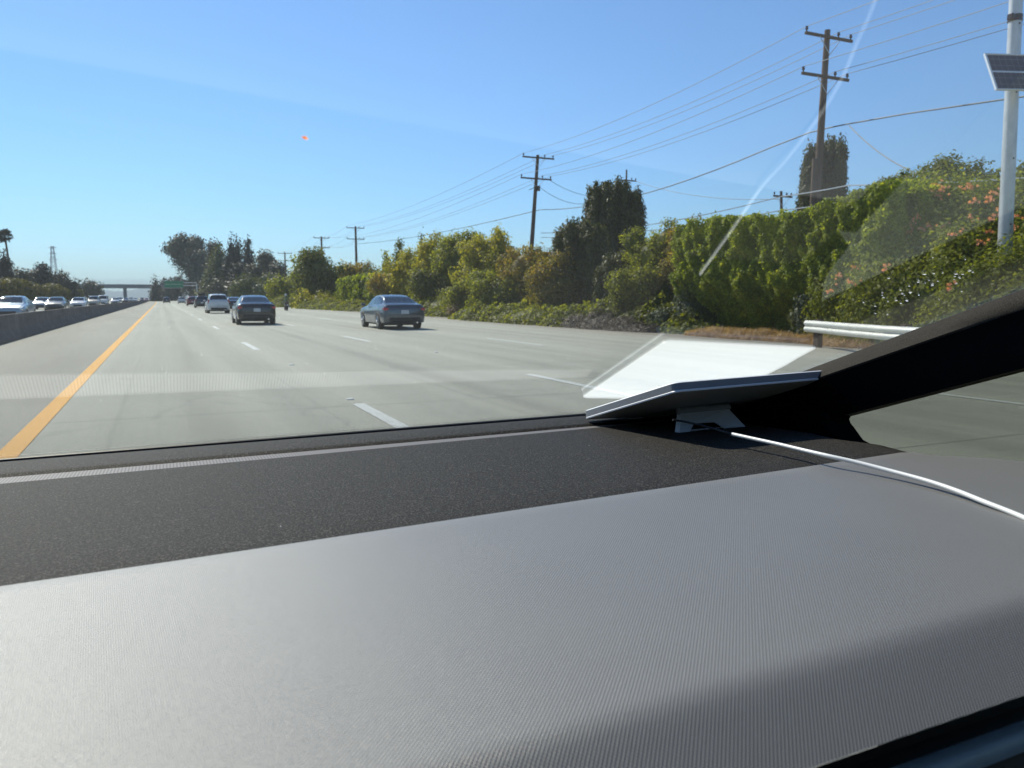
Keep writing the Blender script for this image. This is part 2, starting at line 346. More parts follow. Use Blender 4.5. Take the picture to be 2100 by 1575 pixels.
# raised pavement markers
mk = MB(); mk.tube([(0, 0, 0), (0, 0, .012), (0, 0, .018)], [.055, .05, .02], 12)
first = None
for (px, py, lab) in ((598, 749, 'round white road marker between the dashed lane line and the black sedan'), (895, 723, 'round white road marker behind the blue grey sedan'), (718, 820, 'worn round road marker just beyond the nearest white dash')):
    p = G(px, py)
    if first is None: o = first = mk.build('road_marker', M['white'], auto=40)
    else: o = first.copy(); COL.objects.link(o)
    o.location = (p[0], p[1], .005); tag(o, lab, 'road marker', 'raised markers on the road')

# median barrier
def barrier():
    prof = [(-.04, 0), (-.04, .08), (-.20, .33), (-.235, .80), (-.385, .80), (-.42, .33), (-.58, .08), (-.58, 0)]
    ys = list(range(-20, 160, 20)) + [160, 200, 250, 300, 350, 410]
    P = [[(-4.10+x+bend(y), y, z) for x, z in prof] for y in ys]
    o = grid('median_barrier', P, M['barrier'], auto=30)
    tag(o, 'long grey concrete median barrier between the two carriageways', 'barrier')
barrier()

# overpass, hills, sign
def overpass():
    Y = 415; t = thing('overpass', 'distant concrete road overpass crossing the whole freeway', 'bridge', (0, Y, 0))
    b = MB(); b.box((-8, 0, 6.6), (150, 10, .9)); b.build('deck', M['overpass'], t)
    b = MB(); b.box((-8, -4.9, 7.5), (150, .25, .9)); b.build('parapet', M['overpass'], t)
    b = MB()
    for k in range(76): b.box((-82+2*k, -4.9, 8.9), (.07, .07, 1.9))
    for z in (8.4, 9.1, 9.8): b.box((-8, -4.9, z), (150, .05, .05))
    b.build('fence', M['steel'], t)
    for x in (-30, -15.5, -3.2, 16): b = MB(); b.box((x, 0, 3.05), (1.3, 7, 6.2)); b.build('pier', M['overpass'], t)
    for x in (-72, 45):
        b = MB(); s = -1 if x < 0 else 1
        b.prism([(x-s*14, -6, 0), (x+s*30, -6, 0), (x+s*30, -6, 6.1), (x, -6, 6.1)], (0, 0, 0), (0, 12, 0)); b.build('embankment', M['dirt'], t)
overpass()
def hills():
    v = []; f = []; xs = np.linspace(-5200, 5200, 140)
    for i, x in enumerate(xs):
        h = 78+34*math.sin(x*.0021+1)+22*math.sin(x*.0057)+9*math.sin(x*.013+2)
        for j, (dy, k) in enumerate(((0, 0), (500, .55), (1300, 1), (2300, .5))): v.append((x, 5600+dy, -1+max(4, h)*k))
        if i:
            for j in range(3): f.append(((i-1)*4+j, i*4+j, i*4+j+1, (i-1)*4+j+1))
    tag(mesh('hills', v, f, plain('hill_scrub', (.10, .12, .10), 1, var=.3, scale=.004), smooth=True), kind='structure')
hills()
def overhead_sign():
    p = PY(358, 612, 300); t = thing('highway_sign', 'green overhead highway sign on a gantry arm before the far trees', 'sign', (p[0], 300, 0))
    b = MB(); b.box((0, 0, 6.3), (6.2, .12, 2.3), .05); b.build('sign_face', M['green'], t)
    b = MB(); b.box((0, -.075, 6.3), (5.9, .01, .06)); b.build('sign_stripe', M['white'], t)
    b = MB(); b.tube([(7.5, .4, 0), (7.5, .4, 6.6)], .22, 10); b.build('post', M['steel'], t, 40)
    b = MB(); b.tube([(7.5, .4, 6.9), (-3, .4, 6.9)], .12, 8); b.tube([(7.5, .4, 5.9), (-3, .4, 5.9)], .12, 8); b.build('arm', M['steel'], t, 40)
overhead_sign()

def haze():
    n = N('haze_air'); v = n.new('VolumePrincipled'); v.inputs['Color'].default_value = (.72, .86, .95, 1); v.inputs['Density'].default_value = .00018; v.inputs['Anisotropy'].default_value = .2
    n.l(v.outputs[0], n.out.inputs['Volume'])
    b = MB(); b.box((0, 4200, 84), (12600, 9900, 170)); o = b.build('haze', n.m); o['kind'] = 'stuff'; o.data.update()
if USE_HAZE: haze()
# ------------------------------------------------------------------ plants
def fn(P, s, seed=0):               # smooth pseudo noise in about -1..1
    r = np.random.default_rng(seed); o = 0; a = 1.; tot = 0
    for k in range(4):
        K = r.normal(size=(3, 3))*s*(1.8**k); ph = r.uniform(0, 6.28, 3)
        o = o + a*np.sin(P@K.T + ph).sum(-1)/1.7; tot += a; a *= .6
    return o/tot
def unit(v): return v/np.maximum(np.linalg.norm(v, axis=-1, keepdims=True), 1e-9)
def leaf_quads(C, Nn, L, W, down=0., upright=0.):
    """diamond leaves at C facing Nn; down: hang, upright: stand"""
    n = len(C); t = rng.normal(size=(n, 3)); t[:, 2] += upright*2.5 - down*2.0
    t = unit(t - (t*Nn).sum(-1, keepdims=True)*Nn); b = np.cross(Nn, t)
    s = rng.uniform(.65, 1.35, (n, 1)); L = L*s; W = W*s
    return np.stack([C-t*L/2, C+b*W/2+t*L*.08, C+t*L/2, C-b*W/2+t*L*.08], 1)
def lobe_leaves(lobes, leaf, cover=2.2, clump=.35, outward=.55, upright=0., down=0., aspect=.62, zmin=.03, ragged=.16, seed=1):
    out = []
    for i, (cx, cy, cz, rx, ry, rz) in enumerate(lobes):
        c = np.array([cx, cy, cz]); r3 = np.array([rx, ry, rz])
        area = 4*math.pi*(((rx*ry)**1.6+(rx*rz)**1.6+(ry*rz)**1.6)/3)**(1/1.6)
        nl = int(area*cover/(leaf*leaf*aspect*.5)*.55); nc = max(10, int(area/(clump*clump*1.6)))
        U = unit(rng.normal(size=(nc, 3))); k = 1+ragged*fn(c+U*r3, 1.3/max(clump*3, .3), seed+i)+rng.uniform(-.10, .06, nc)
        CC = c + U*r3*k[:, None]; idx = rng.integers(0, nc, nl)
        off = rng.normal(size=(nl, 3)); off = unit(off)*rng.uniform(0, 1, (nl, 1))**.5*clump
        if upright: off[:, 2] = off[:, 2]*1.9+clump*.5*upright
        if down: off[:, 2] = off[:, 2]*1.6
        P = CC[idx]+off
        # drop what lies deep inside the other lobes
        keep = P[:, 2] > zmin
        for j, q in enumerate(lobes):
            if j != i: keep &= (((P-np.array(q[:3]))/np.array(q[3:]))**2).sum(-1) > .60
        P = P[keep]; Uo = unit((P-c)/r3**2)
        Nn = unit(Uo*outward*2+rng.normal(size=P.shape)*.75+np.array([0, 0, .35])+unit(off[keep])*.5)
        out.append(leaf_quads(P, Nn, leaf*1.25, leaf*aspect, down, upright))
    return np.concatenate(out)
def core_quads(lobes, k=.80):
    """lumpy inner mass of twigs and leaves, as loose quads"""
    out = []
    for (cx, cy, cz, rx, ry, rz) in lobes:
        a = 14; b = 9; th = np.linspace(0, 2*math.pi, a+1); ph = np.linspace(0, math.pi, b+1)
        S = np.array([[(math.sin(p)*math.cos(t), math.sin(p)*math.sin(t), math.cos(p)) for t in th] for p in ph])
        S[:, -1] = S[:, 0]; W_ = S*np.array([rx, ry, rz])*k+np.array([cx, cy, cz]); W_ += (S*(.08*fn(W_, 1.2, 3)*min(rx, ry, rz))[..., None])
        W_[..., 2] = np.maximum(W_[..., 2], .02)
        Q = np.stack([W_[:-1, :-1], W_[1:, :-1], W_[1:, 1:], W_[:-1, 1:]], 2).reshape(-1, 4, 3); out.append(Q)
    return np.concatenate(out)
def rel(Q, o): return Q-np.array([o[0], o[1], 0])
def plant(name, label, cat, base, lobes, leaf, m, trunk=None, group=None, core=.8, extra=None, **k):
    """lobes in world metres relative to the base"""
    t = thing(name, label, cat, (base[0], base[1], 0), group=group)
    Q = [lobe_leaves(lobes, leaf, seed=int(rng.integers(1e6)), **k)]
    if core: Q.append(core_quads(lobes, core))
    if extra is not None: Q.append(extra)
    quads('crown', np.concatenate(Q), m, t)
    h = max(l[2] for l in lobes); r = trunk or .12
    b = MB(); b.tube([(0, 0, -.05), (.03*h, 0, h*.35), (-.02*h, .02*h, h*.75), (0, 0, h*.98)], [r, r*.8, r*.5, r*.2], 8)
    for i in range(5):
        l = lobes[i % len(lobes)]
        b.tube([(0, 0, h*(.25+.08*i)), ((l[0])*.5, (l[1])*.5, h*(.4+.08*i)), (l[0], l[1], l[2])], [r*.5, r*.35, r*.12], 6)
    b.build('trunk', M['bark'], t, 40)
    return t
def depth(x, y): return y*math.cos(YAW)+x*math.sin(YAW)
def at_px(px, X=None, Y=None):
    r = ray(px, 612)
    return (X, X*r[1]/r[0]) if X is not None else (Y*r[0]/r[1], Y)
def zof(py, x, y): return CAMZ+(612-py)/F*depth(x, y)*1.004

# the clipped ivy hedge and the flowering vine beyond the guardrail
def wall_leaves(y0, y1, xf, h, leaf, n, thick=1.6, seed=5, drape=.45, hang=.35):
    """leaves over the road face, the top and the two ends of a hedge whose height is h(y)"""
    out = []; L = y1-y0
    for part, k in (('face', .62), ('top', .28), ('end', .10)):
        m = int(n*k); y = rng.uniform(y0, y1, m)
        if part == 'face':
            z = rng.uniform(0, 1, m)**.9*h(y); x = np.full(m, xf); nn = np.tile([-1., 0, .15], (m, 1))
        elif part == 'top':
            x = xf+rng.uniform(0, thick, m); z = h(y)+.0*x; nn = np.tile([0., 0, 1.], (m, 1))
        else:
            y = np.where(rng.random(m) < .5, y0, y1); z = rng.uniform(0, 1, m)*h(y); x = xf+rng.uniform(0, thick, m)
            nn = np.stack([np.zeros(m), np.where(y > (y0+y1)/2, 1., -1.), np.zeros(m)], 1)
        P = np.stack([x, y, z], 1); Q = P*np.array([1, 3.4, .6])
        d = drape*fn(Q, 1.25, seed)+.22*fn(P, 3.4, seed+1)+rng.normal(size=m)*.05
        k_ = np.clip((z/h(y)-.08)/.42, 0, 1); over = hang*k_*k_*(3-2*k_)-hang*.35            # the upper part hangs over the lower
        P = P+nn*(d+(over if part == 'face' else 0))[:, None]
        P[:, 2] = np.maximum(P[:, 2]-(.16 if part == 'top' else 0)*np.abs(rng.normal(size=m)), .05)
        Nn = unit(nn*1.0+rng.normal(size=(m, 3))*.6+np.array([0, 0, .35]))
        out.append(leaf_quads(P, Nn, leaf*1.3, leaf*.75, down=.6))
    return np.concatenate(out)
def wall_core(y0, y1, xf, h, thick=1.6, seed=5, drape=.45, inset=.22, hang=.35):
    ny, nz = max(8, int((y1-y0)*3)), 12
    ys = np.linspace(y0+.2, y1-.2, ny); P = np.zeros((ny, nz+4, 3))
    for i, y in enumerate(ys):
        H = float(h(np.array([y]))[0])-.2
        for j in range(nz):
            z = H*j/(nz-1); q = np.array([[xf, y, z]]); k_ = min(1, max(0, (z/H-.08)/.42)); d = drape*fn(q*np.array([1, 3.4, .6]), 1.25, seed)[0]+hang*k_*k_*(3-2*k_)-hang*.35
            P[i, j] = (xf+inset-d, y, z)
        for j in range(4): P[i, nz+j] = (xf+inset+thick*(j+1)/4, y, H if j < 3 else 0)
    return np.stack([P[:-1, :-1], P[1:, :-1], P[1:, 1:], P[:-1, 1:]], 2).reshape(-1, 4, 3)
def hedge(name, label, cat, y0, y1, xf, h, leaf, n, m, thick=1.6, seed=5, drape=.45, group=None, hang=.35):
    t = thing(name, label, cat, (xf+thick/2, (y0+y1)/2, 0), group=group)
    Q = np.concatenate([wall_leaves(y0, y1, xf, h, leaf, n, thick, seed, drape, hang), wall_core(y0, y1, xf, h, thick, seed, drape, hang=hang)])
    quads('foliage', rel(Q, t.location), m, t)
    k = max(2, int((y1-y0)/1.6))
    for i in range(k):
        b = MB(); y = y0+(i+.5)*(y1-y0)/k-t.location[1]; b.tube([(-.4+.3*(i % 2), y, 0), (-.3, y+.15, 1.2), (-.2, y-.1, 2.6)], [.07, .05, .03], 6)
        b.build('stem', M['bark'], t, 40)
    return t
hedge('ivy_hedge', 'tall clipped ivy hedge hanging in drapes left of the coral-flowered vine', 'hedge', 14.6, 24.6, 18.6, lambda y: 3.95+.12*np.sin(y*.9)+.1*np.clip(18-y, 0, 4), .082, 100000, M['ivy'], drape=.20, hang=1.0)
# flowering vine mound
def vine():
    base = (19.8, 11.5); lobes = []
    def L(px, py, X, r, rz=None):
        x, y = at_px(px, X=X); z = zof(py, x, y); lobes.append((x-base[0], y-base[1], z-(rz or r)*1.10, r, r*1.1, rz or r))
    L(1800, 425, 20.2, 1.9, 2.0); L(1885, 372, 20.4, 1.9, 2.1); L(1975, 385, 20.4, 1.8, 2.1); L(2090, 372, 20.9, 1.7, 2.0)
    L(1760, 520, 18.9, 1.3, 1.7); L(1850, 500, 18.5, 1.4, 1.9); L(1955, 475, 18.5, 1.5, 2.0); L(2085, 505, 18.0, 1.4, 1.9); L(2200, 440, 18.9, 1.7, 2.2)
    L(1800, 600, 18.4, 1.1, 1.2); L(1900, 590, 18.0, 1.1, 1.3); L(2020, 560, 17.6, 1.2, 1.5); L(2150, 560, 17.2, 1.3, 1.5)
    t = plant('flowering_vine', 'large leafy vine mound dotted with coral trumpet flowers behind the guardrail', 'vine', base, lobes, .092, M['vine'], cover=2.2, clump=.36, down=.3, ragged=.10)
    # blossoms: small clusters of open trumpets, each one a part
    prot = []
    for k in range(3):
        Q = []
        for j in range(5+k):
            c = rng.normal(size=3)*.07; ax = unit(np.array([-1, rng.normal()*.6-.4, rng.normal()*.6]))
            a = unit(np.cross(ax, [0, 0, 1.])); b = np.cross(ax, a)
            for s in range(5):
                th = s*2*math.pi/5; d = a*math.cos(th)+b*math.sin(th); e = a*math.cos(th+.6)+b*math.sin(th+.6); g = a*math.cos(th-.6)+b*math.sin(th-.6)
                Q.append([c-ax*.03, c+e*.028+ax*.012, c+d*.062+ax*.02, c+g*.028+ax*.012])
        prot.append(np.array(Q))
    meshes = []
    spots = [(1840, 385), (1850, 405), (1912, 388), (1918, 380), (1935, 390), (1975, 383), (1990, 380), (1983, 385), (1850, 465), (1857, 458), (1780, 445), (1820, 437), (1775, 450),
             (2030, 412), (2028, 403), (2035, 395), (1995, 415), (1925, 398), (1863, 466), (1880, 448), (1865, 473), (1905, 463), (1937, 468), (1954, 478), (1990, 447), (2037, 448), (2027, 472), (2010, 498),
             (1760, 509), (1780, 497), (1752, 550), (1817, 551), (1745, 576), (1718, 568), (1950, 590), (1700, 595), (2050, 430), (2080, 470), (2085, 440), (1890, 470)]
    import bmesh
    allt = [(np.array(l[:3])+np.array([base[0], base[1], 0]), np.array(l[3:])) for l in lobes]
    for i, (px, py) in enumerate(spots):
        r = ray(px, py); r = r/np.linalg.norm(r); best = None
        for c, q in allt:
            q = q*1.10; oc = (ORG-c)/q; dd = r/q; A = dd@dd; B = 2*oc@dd; C_ = oc@oc-1; D = B*B-4*A*C_
            if D > 0:
                s = (-B-math.sqrt(D))/(2*A); best = s if best is None or s < best else best
        p = ORG+r*(best-.34) if best else PX(px, py, 18.15)
        if len(meshes) < 3: o = quads('blossom', prot[i], M['petal'], t); meshes.append(o)
        else: o = meshes[i % 3].copy(); COL.objects.link(o); o.parent = t
        o.location = (p[0]-base[0], p[1]-base[1], p[2]); o.rotation_euler = (rng.uniform(-.6, .6), rng.uniform(-.6, .6), rng.uniform(-.5, .5)); o.scale = (.95,)*3
vine()
# round shrub on the rise behind the vine
x, y = at_px(1915, X=23.5)
plant('round_shrub', 'dark round shrub topping out above the coral-flowered vine', 'shrub', (x, y), [(0, 0, zof(350, x, y)-2.1, 1.8, 2.4, 2.1), (1.6, -2.2, zof(362, x, y)-2.1, 1.7, 2.4, 2.0), (-1, 1.5, zof(380, x, y)-1.8, 1.3, 1.5, 1.8)], .105, M['bush_dark'], cover=2.8, clump=.3, ragged=.10)

def bush(px, top, wpx, X, m, label, leaf=None, name='bush', cat='bush', n=10, spires=0, group='bushes along the right side of the freeway', bottom=0, sq=1., **k):
    x, y = at_px(px, X=X); d = depth(x, y); H = zof(top, x, y); R_ = wpx/F*d/2
    rs = np.random.default_rng(px*7+top); R_ *= 1.18; lobes = [(0, 0, H*.47*sq, R_*.82, R_*.9, H*.46)]
    for i in range(n):
        a = rs.uniform(0, 6.28); q = rs.uniform(.35, .85)*R_; rr = rs.uniform(.22, .42)*R_; zz = rs.uniform(.3, 1.02)*H-rr*.6
        lobes.append((q*math.cos(a), q*math.sin(a), max(rr*.7, min(zz, H-rr)), rr, rr, rr*rs.uniform(.9, 1.3)))
    for i in range(spires):
        a = rs.uniform(0, 6.28); q = rs.uniform(.1, .7)*R_; lobes.append((q*math.cos(a), q*math.sin(a), H*rs.uniform(.80, .93), R_*.16, R_*.16, H*.17))
    leaf = leaf or max(.10, d*.0028)
    return plant(name, label, cat, (x, y), lobes, leaf, m, group=group, clump=max(.3, leaf*3.2), ragged=.24, **k)
# from near to far; X is the sideways distance from our lane
BU = [
 (1440, 470, 130, 20.5, 'bush_rust', 'bush with rusty orange tips touching the left end of the ivy hedge'),
 (1350, 478, 130, 20.8, 'bush', 'full green bush right of the dark cypress cluster'),
 (1450, 560, 110, 19.2, 'bush_dark', 'dark hollow bush beside the left foot of the ivy hedge'),
 (1330, 560, 130, 19.4, 'bush', 'lower green bush under the dark cypress cluster at its right'),
 (1150, 520, 110, 19.6, 'bush_rust', 'bush with reddish twigs just right of the second nearest utility pole'),
 (1085, 500, 120, 20.6, 'bush_rust', 'orange topped bush at the foot of the second nearest utility pole'),
 (1030, 560, 120, 18.9, 'bush', 'low rounded green bush standing forward of the utility pole bushes'),
 (1000, 488, 130, 21.0, 'bush_yellow', 'rounded light green bush left of the second nearest utility pole'),
 (945, 478, 100, 21.8, 'bush', 'tall green bush with shoots above the pale dry bush'),
 (895, 492, 90, 22.0, 'bush_yellow', 'tall yellow green bush right behind the blue grey sedan roof'),
 (900, 560, 90, 20.2, 'bush_dark', 'dark green bush in front of the yellow green one'),
 (850, 520, 90, 22.0, 'bush_yellow', 'yellow tinted bush above the left of the blue grey sedan'),
 (812, 545, 80, 21.0, 'bush_rust', 'brownish bush above the blue grey sedan roof'),
 (960, 585, 90, 19.4, 'bush', 'leafy bush in front, above the pale dry bush'),
]
for i, (px, top, wpx, X, m, lab) in enumerate(BU):
    bush(px, top, wpx, X, M[m], lab, spires=(2 if i in (0, 7, 8) else 0), cover=1.9)
# small spiky trees rising out of the bushes
def conifer(px, top, wpx, X=None, Y=None, m='far_dark', label='', name='conifer', group=None, leaf=None, low=0., cat='tree', core=.72, trunk=.2):
    x, y = at_px(px, X=X, Y=Y); d = depth(x, y); H = zof(top, x, y); R_ = wpx/F*d/2*(1.25 if Y else 1); lobes = []
    n = 9; rs = np.random.default_rng(px)
    for i in range(n):
        t = i/(n-1); z = H*(low+(1-low)*t*.95); rr = R_*(1-t)**.8*rs.uniform(.85, 1.1)+R_*.06
        lobes.append((rs.normal()*.06*R_, rs.normal()*.06*R_, z, rr, rr, H*(1-low)/n*1.15))
    leaf = leaf or max(.12, d*.0026)
    return plant(name, label, cat, (x, y), lobes, leaf, M[m], trunk=trunk, group=group, clump=max(.2, leaf*2.4), cover=2.2, core=core)
conifer(866, 482, 16, X=26, m='bush_dark', label='thin dark spire of a cypress above the bushes behind the blue grey sedan', low=.3)
conifer(822, 494, 40, X=25, m='bush_dark', label='small open dark green tree left of the thin cypress spire', low=.3, name='small_tree', core=.4)
conifer(795, 520, 34, X=25, m='bush', label='loose little tree at the left end of the bush row, above the low clipped hedge', low=.3, name='small_tree', core=.4)
# cypress clusters
def cypress(px, top, wpx, X, label, n=16, taper=.24, leaf=.13):
    x, y = at_px(px, X=X); d = depth(x, y); H = zof(top, x, y); R_ = wpx/F*d/2; rs = np.random.default_rng(px); lobes = []
    lobes.append((0, 0, H*.42, R_*.76, R_*.76, H*.45))
    for i in range(n):
        a = i*2.4; q = R_*math.sqrt((i+.5)/n)*.80; k = 1-taper*(q/R_)**2*rs.uniform(.2, 1.4)-rs.uniform(0, .08)
        hh = H*k; lobes.append((q*math.cos(a), q*math.sin(a), hh*.50, R_*.24, R_*.24, hh*.43)); lobes.append((q*math.cos(a), q*math.sin(a), hh*.88, R_*.11, R_*.11, hh*.12))
    return plant('cypress', label, 'cypress', (x, y), lobes, leaf, M['cypress'], trunk=.2, group='dark cypress clusters above the hedges', clump=.22, cover=2.8, upright=.8, ragged=.09, outward=.7, core=.86)
cypress(1260, 370, 132, 26, 'broad dark cypress cluster rising between the second pole and the ivy hedge', n=24)
cypress(1190, 452, 130, 20.6, 'lower dark spiky cypress clump in front of the broad cypress cluster', n=18)
cypress(1265, 520, 90, 19.8, 'lowest dark cypress clump at the foot of the broad cypress cluster', n=10)
cypress(1680, 293, 104, 31, 'narrow dark cypress behind the nearest utility pole', n=18, taper=.06)
conifer(1633, 395, 24, X=30, m='cypress', label='short pointed cypress at the left foot of the narrow dark cypress', name='cypress', low=.1, leaf=.12)
# low clipped hedges further on
def far_hedge(px0, px1, top, X, m, label, leaf=.26, n=9000):
    y1 = at_px(px0, X=X)[1]; y0 = at_px(px1, X=X)[1]; ym = (y0+y1)/2; H = zof(top, X, ym)
    return hedge('clipped_hedge', label, 'hedge', y0, y1, X, lambda y: H+.1*np.sin(y*.6), leaf, n, M[m], thick=2.2, group='clipped hedges further along the freeway')
far_hedge(740, 790, 568, 20.6, 'ivy', 'low light green clipped hedge just left of the bush row')
far_hedge(697, 742, 572, 20.2, 'ivy', 'low rounded green clipped hedge right of the tall flat topped shrub')
bush(638, 520, 74, 19.0, M['bush_dark'], 'tall dark flat topped shrub left of the clipped hedges', name='tall_shrub', cat='shrub', group=None, n=6, spires=2, cover=1.7)
bush(612, 528, 26, 20, M['bush'], 'narrow lighter green shrub on the left edge of the tall flat topped shrub', name='tall_shrub', cat='shrub', group=None, n=3, cover=1.7)
bush(680, 542, 50, 22, M['bush_dark'], 'lower dark shrub on the right shoulder of the tall flat topped shrub', name='tall_shrub', cat='shrub', group=None, n=4, cover=1.7)
bush(722, 545, 60, 26, M['bush_rust'], 'reddish brown bush at the foot of the third utility pole', group=None)
bush(770, 556, 40, 26, M['bush_dark'], 'small dark bush behind the low light green clipped hedge', group=None)
bush(585, 575, 60, 20, M['bush'], 'green bush with bright leaves behind the motorcyclist', group=None, cover=1.7)
bush(560, 560, 50, 24, M['far_green'], 'grey green bush between the motorcyclist and the tall conifers', group=None, cover=1.7)
bush(655, 608, 70, 18.7, M['bush_yellow'], 'low bright green bush at the road edge beneath the tall flat topped shrub', group=None, cover=1.7)
# ground cover at the road edge
def cover_(name, label, spots, m, leaf, n, kind='stuff', cat='plants', la=1.3, lw=.7, upr=.3):
    Q = []
    for (px, X, r, hh) in spots:
        x, y = at_px(px, X=X); k = int(n*r*r)
        a = rng.uniform(0, 6.28, k); q = np.sqrt(rng.random(k))*r; P = np.stack([x+q*np.cos(a), y+q*np.sin(a)*1.8, np.zeros(k)], 1)
        z = hh*np.clip(1-(q/r)**2, 0, 1)**.6*(1+.45*fn(P, 2.2, 9)); P[:, 2] = np.maximum(.03, z-rng.random(k)*.25)
        Nn = unit(np.stack([np.cos(a)*q/r, np.sin(a)*q/r, np.full(k, .8)], 1)+rng.normal(size=(k, 3))*.5)
        Q.append(leaf_quads(P, Nn, leaf*la, leaf*lw, upright=upr))
        g = np.linspace(0, 2*math.pi, 13); rr = [0, .35, .65, .9]
        S = np.array([[(x+r*q_*math.cos(t), y+1.8*r*q_*math.sin(t), max(.01, hh*(1-q_**2)**.6-.18)) for t in g] for q_ in rr])
        Q.append(np.stack([S[:-1, :-1], S[1:, :-1], S[1:, 1:], S[:-1, 1:]], 2).reshape(-1, 4, 3))
    o = quads(name, np.concatenate(Q), m); o['kind'] = kind; o['label'] = label; o['category'] = cat
cover_('ground_cover', 'low green ground cover along the right edge of the freeway', [(p, X, r, h) for p, X, r, h in
   [(1180, 17.9, 1.5, .9), (1110, 18.0, 1.8, 1.0), (1060, 18.1, 1.9, 1.0), (1015, 18.0, 1.9, .9), (985, 18.2, 1.8, .8), (1260, 18.4, 1.6, 1.2), (905, 19.6, 2.0, 1.5), (875, 19.6, 2.0, 1.3), (850, 20, 2.2, 1.2),
    (925, 19.3, 1.7, 1.0), (800, 20, 2.6, 1.0), (770, 20, 3, .9), (740, 19.6, 3, .9), (715, 19.4, 3, .9), (690, 19.2, 3.4, 1.0), (665, 18.9, 3.5, 1.1), (1340, 18.6, 1.5, 1.0), (1420, 18.4, 1.2, .7), (600, 18.4, 4, 1.4)]], M['bush'], .17, 900)
cover_('dead_brush', 'grey brown dead brush along the road edge below the bushes', [(1165, 17.3, .8, .45), (1200, 17.5, 1.0, .6), (1240, 17.4, 1.0, .65), (1285, 17.4, .9, .55), (1325, 17.5, .8, .4), (1140, 17.5, .7, .4)], M['dead'], .10, 6000, la=2.4, lw=.22, upr=.5)
cover_('dry_grass', 'tan dry grass at the foot of the ivy hedge', [(1470, 17.6, .8, .24), (1510, 17.7, .9, .26), (1550, 17.6, .9, .24), (1590, 17.7, .8, .22), (1640, 17.6, .8, .18), (1700, 17.6, .8, .2), (1760, 17.4, .9, .2)], M['drygrass'], .10, 8000, la=2.6, lw=.16, upr=1.2)
bush(945, 622, 40, 18.6, M['paledry'], 'pale tan dry bush at the road edge right of the blue grey sedan', name='dry_bush', group=None, leaf=.11, n=3)
bush(1415, 590, 50, 18.6, M['sage'], 'grey green sapling bush at the foot of the ivy hedge', name='sage_bush', group=None, leaf=.10, n=4)
bush(1362, 636, 44, 18.2, M['sage'], 'small grey green shrub behind the reflected corner of the dish', name='sage_bush', group=None, leaf=.10, n=3)
bush(1655, 600, 40, 18.3, M['sage'], 'thin pale shrub just left of the guardrail end', name='sage_bush', group=None, leaf=.10, n=4)
# far right side trees
def tree(px, top, wpx, Y, m, label, low=.35, n=14, name='broadleaf_tree', group=None, leaf=None, cat='tree', lean=0., trunk=None, flat=1.):
    x, y = at_px(px, Y=Y); d = depth(x, y); H = zof(top, x, y); R_ = wpx/F*d/2*1.22; rs = np.random.default_rng(px*3+top); lobes = [(0, 0, H*(.55+low*.25), R_*.62, R_*.62, H*(1-low)*.42)]
    for i in range(n):
        a = rs.uniform(0, 6.28); q = rs.uniform(.25, .68)*R_; rr = R_*rs.uniform(.28, .45); z = H*rs.uniform(low, 1)
        lobes.append((q*math.cos(a)+lean*R_*(z/H-.5), q*math.sin(a), min(z, H-rr*flat), rr, rr, rr*flat))
    leaf = leaf or max(.15, d*.0026)
    return plant(name, label, cat, (x, y), lobes, leaf, M[m], trunk=trunk or H*.02, group=group, clump=leaf*3.4, cover=2.6)
tree(392, 490, 66, 400, 'far', 'tall wide crowned tree at the left end of the far tree group', low=.45, n=14, lean=-.5, trunk=1.4)
tree(414, 520, 50, 385, 'far', 'tall tree forming the trunk side of the wide crowned one', low=.08, n=12, lean=0)
conifer(452, 508, 66, Y=270, m='far_green', label='light olive conifer in front of the far tree group', trunk=.4)
tree(442, 500, 26, 300, 'far_dark', 'narrow dark tree top behind the light olive conifer', low=.2)
conifer(478, 493, 34, Y=260, m='far_dark', label='dark conifer with the highest tip, left of the twin tipped one', trunk=.4)
conifer(491, 495, 32, Y=262, m='far_dark', label='dark conifer between the highest tip and the slender one', trunk=.4)
conifer(511, 492, 36, Y=255, m='far_dark', label='slender dark conifer on the right end of the far conifers', trunk=.4)
tree(500, 545, 40, 240, 'far_dark', 'dark rounded tree below the slender conifer', low=.05)
tree(547, 524, 44, 235, 'far', 'grey brown round tree right of the far conifers', low=.1)
tree(528, 548, 34, 225, 'far', 'low grey tree in front of the grey brown round tree', low=.05)
tree(575, 545, 36, 215, 'far', 'small grey tree at the foot of the furthest utility pole', low=.05)
bush(525, 575, 80, 19, M['far_green'], 'long green hedge top beneath the grey brown round tree', group=None, cover=1.6, spires=0)
bush(470, 580, 60, 18, M['far'], 'dull green undergrowth beneath the dark conifers', group=None, cover=1.6)
bush(430, 585, 50, 17, M['far_dark'], 'dark undergrowth beneath the light olive conifer', group=None, cover=1.6)
conifer(320, 570, 14, Y=380, m='far_dark', label='lone pointed tree standing before the overpass', low=.05)
tree(368, 574, 22, 460, 'far_dark', 'low far trees behind the green highway sign', low=.05)
tree(345, 578, 22, 480, 'far_dark', 'low far tree left of the green highway sign', low=.05)
tree(340, 594, 40, 460, 'far', 'far brownish trees under the green highway sign', low=.05)
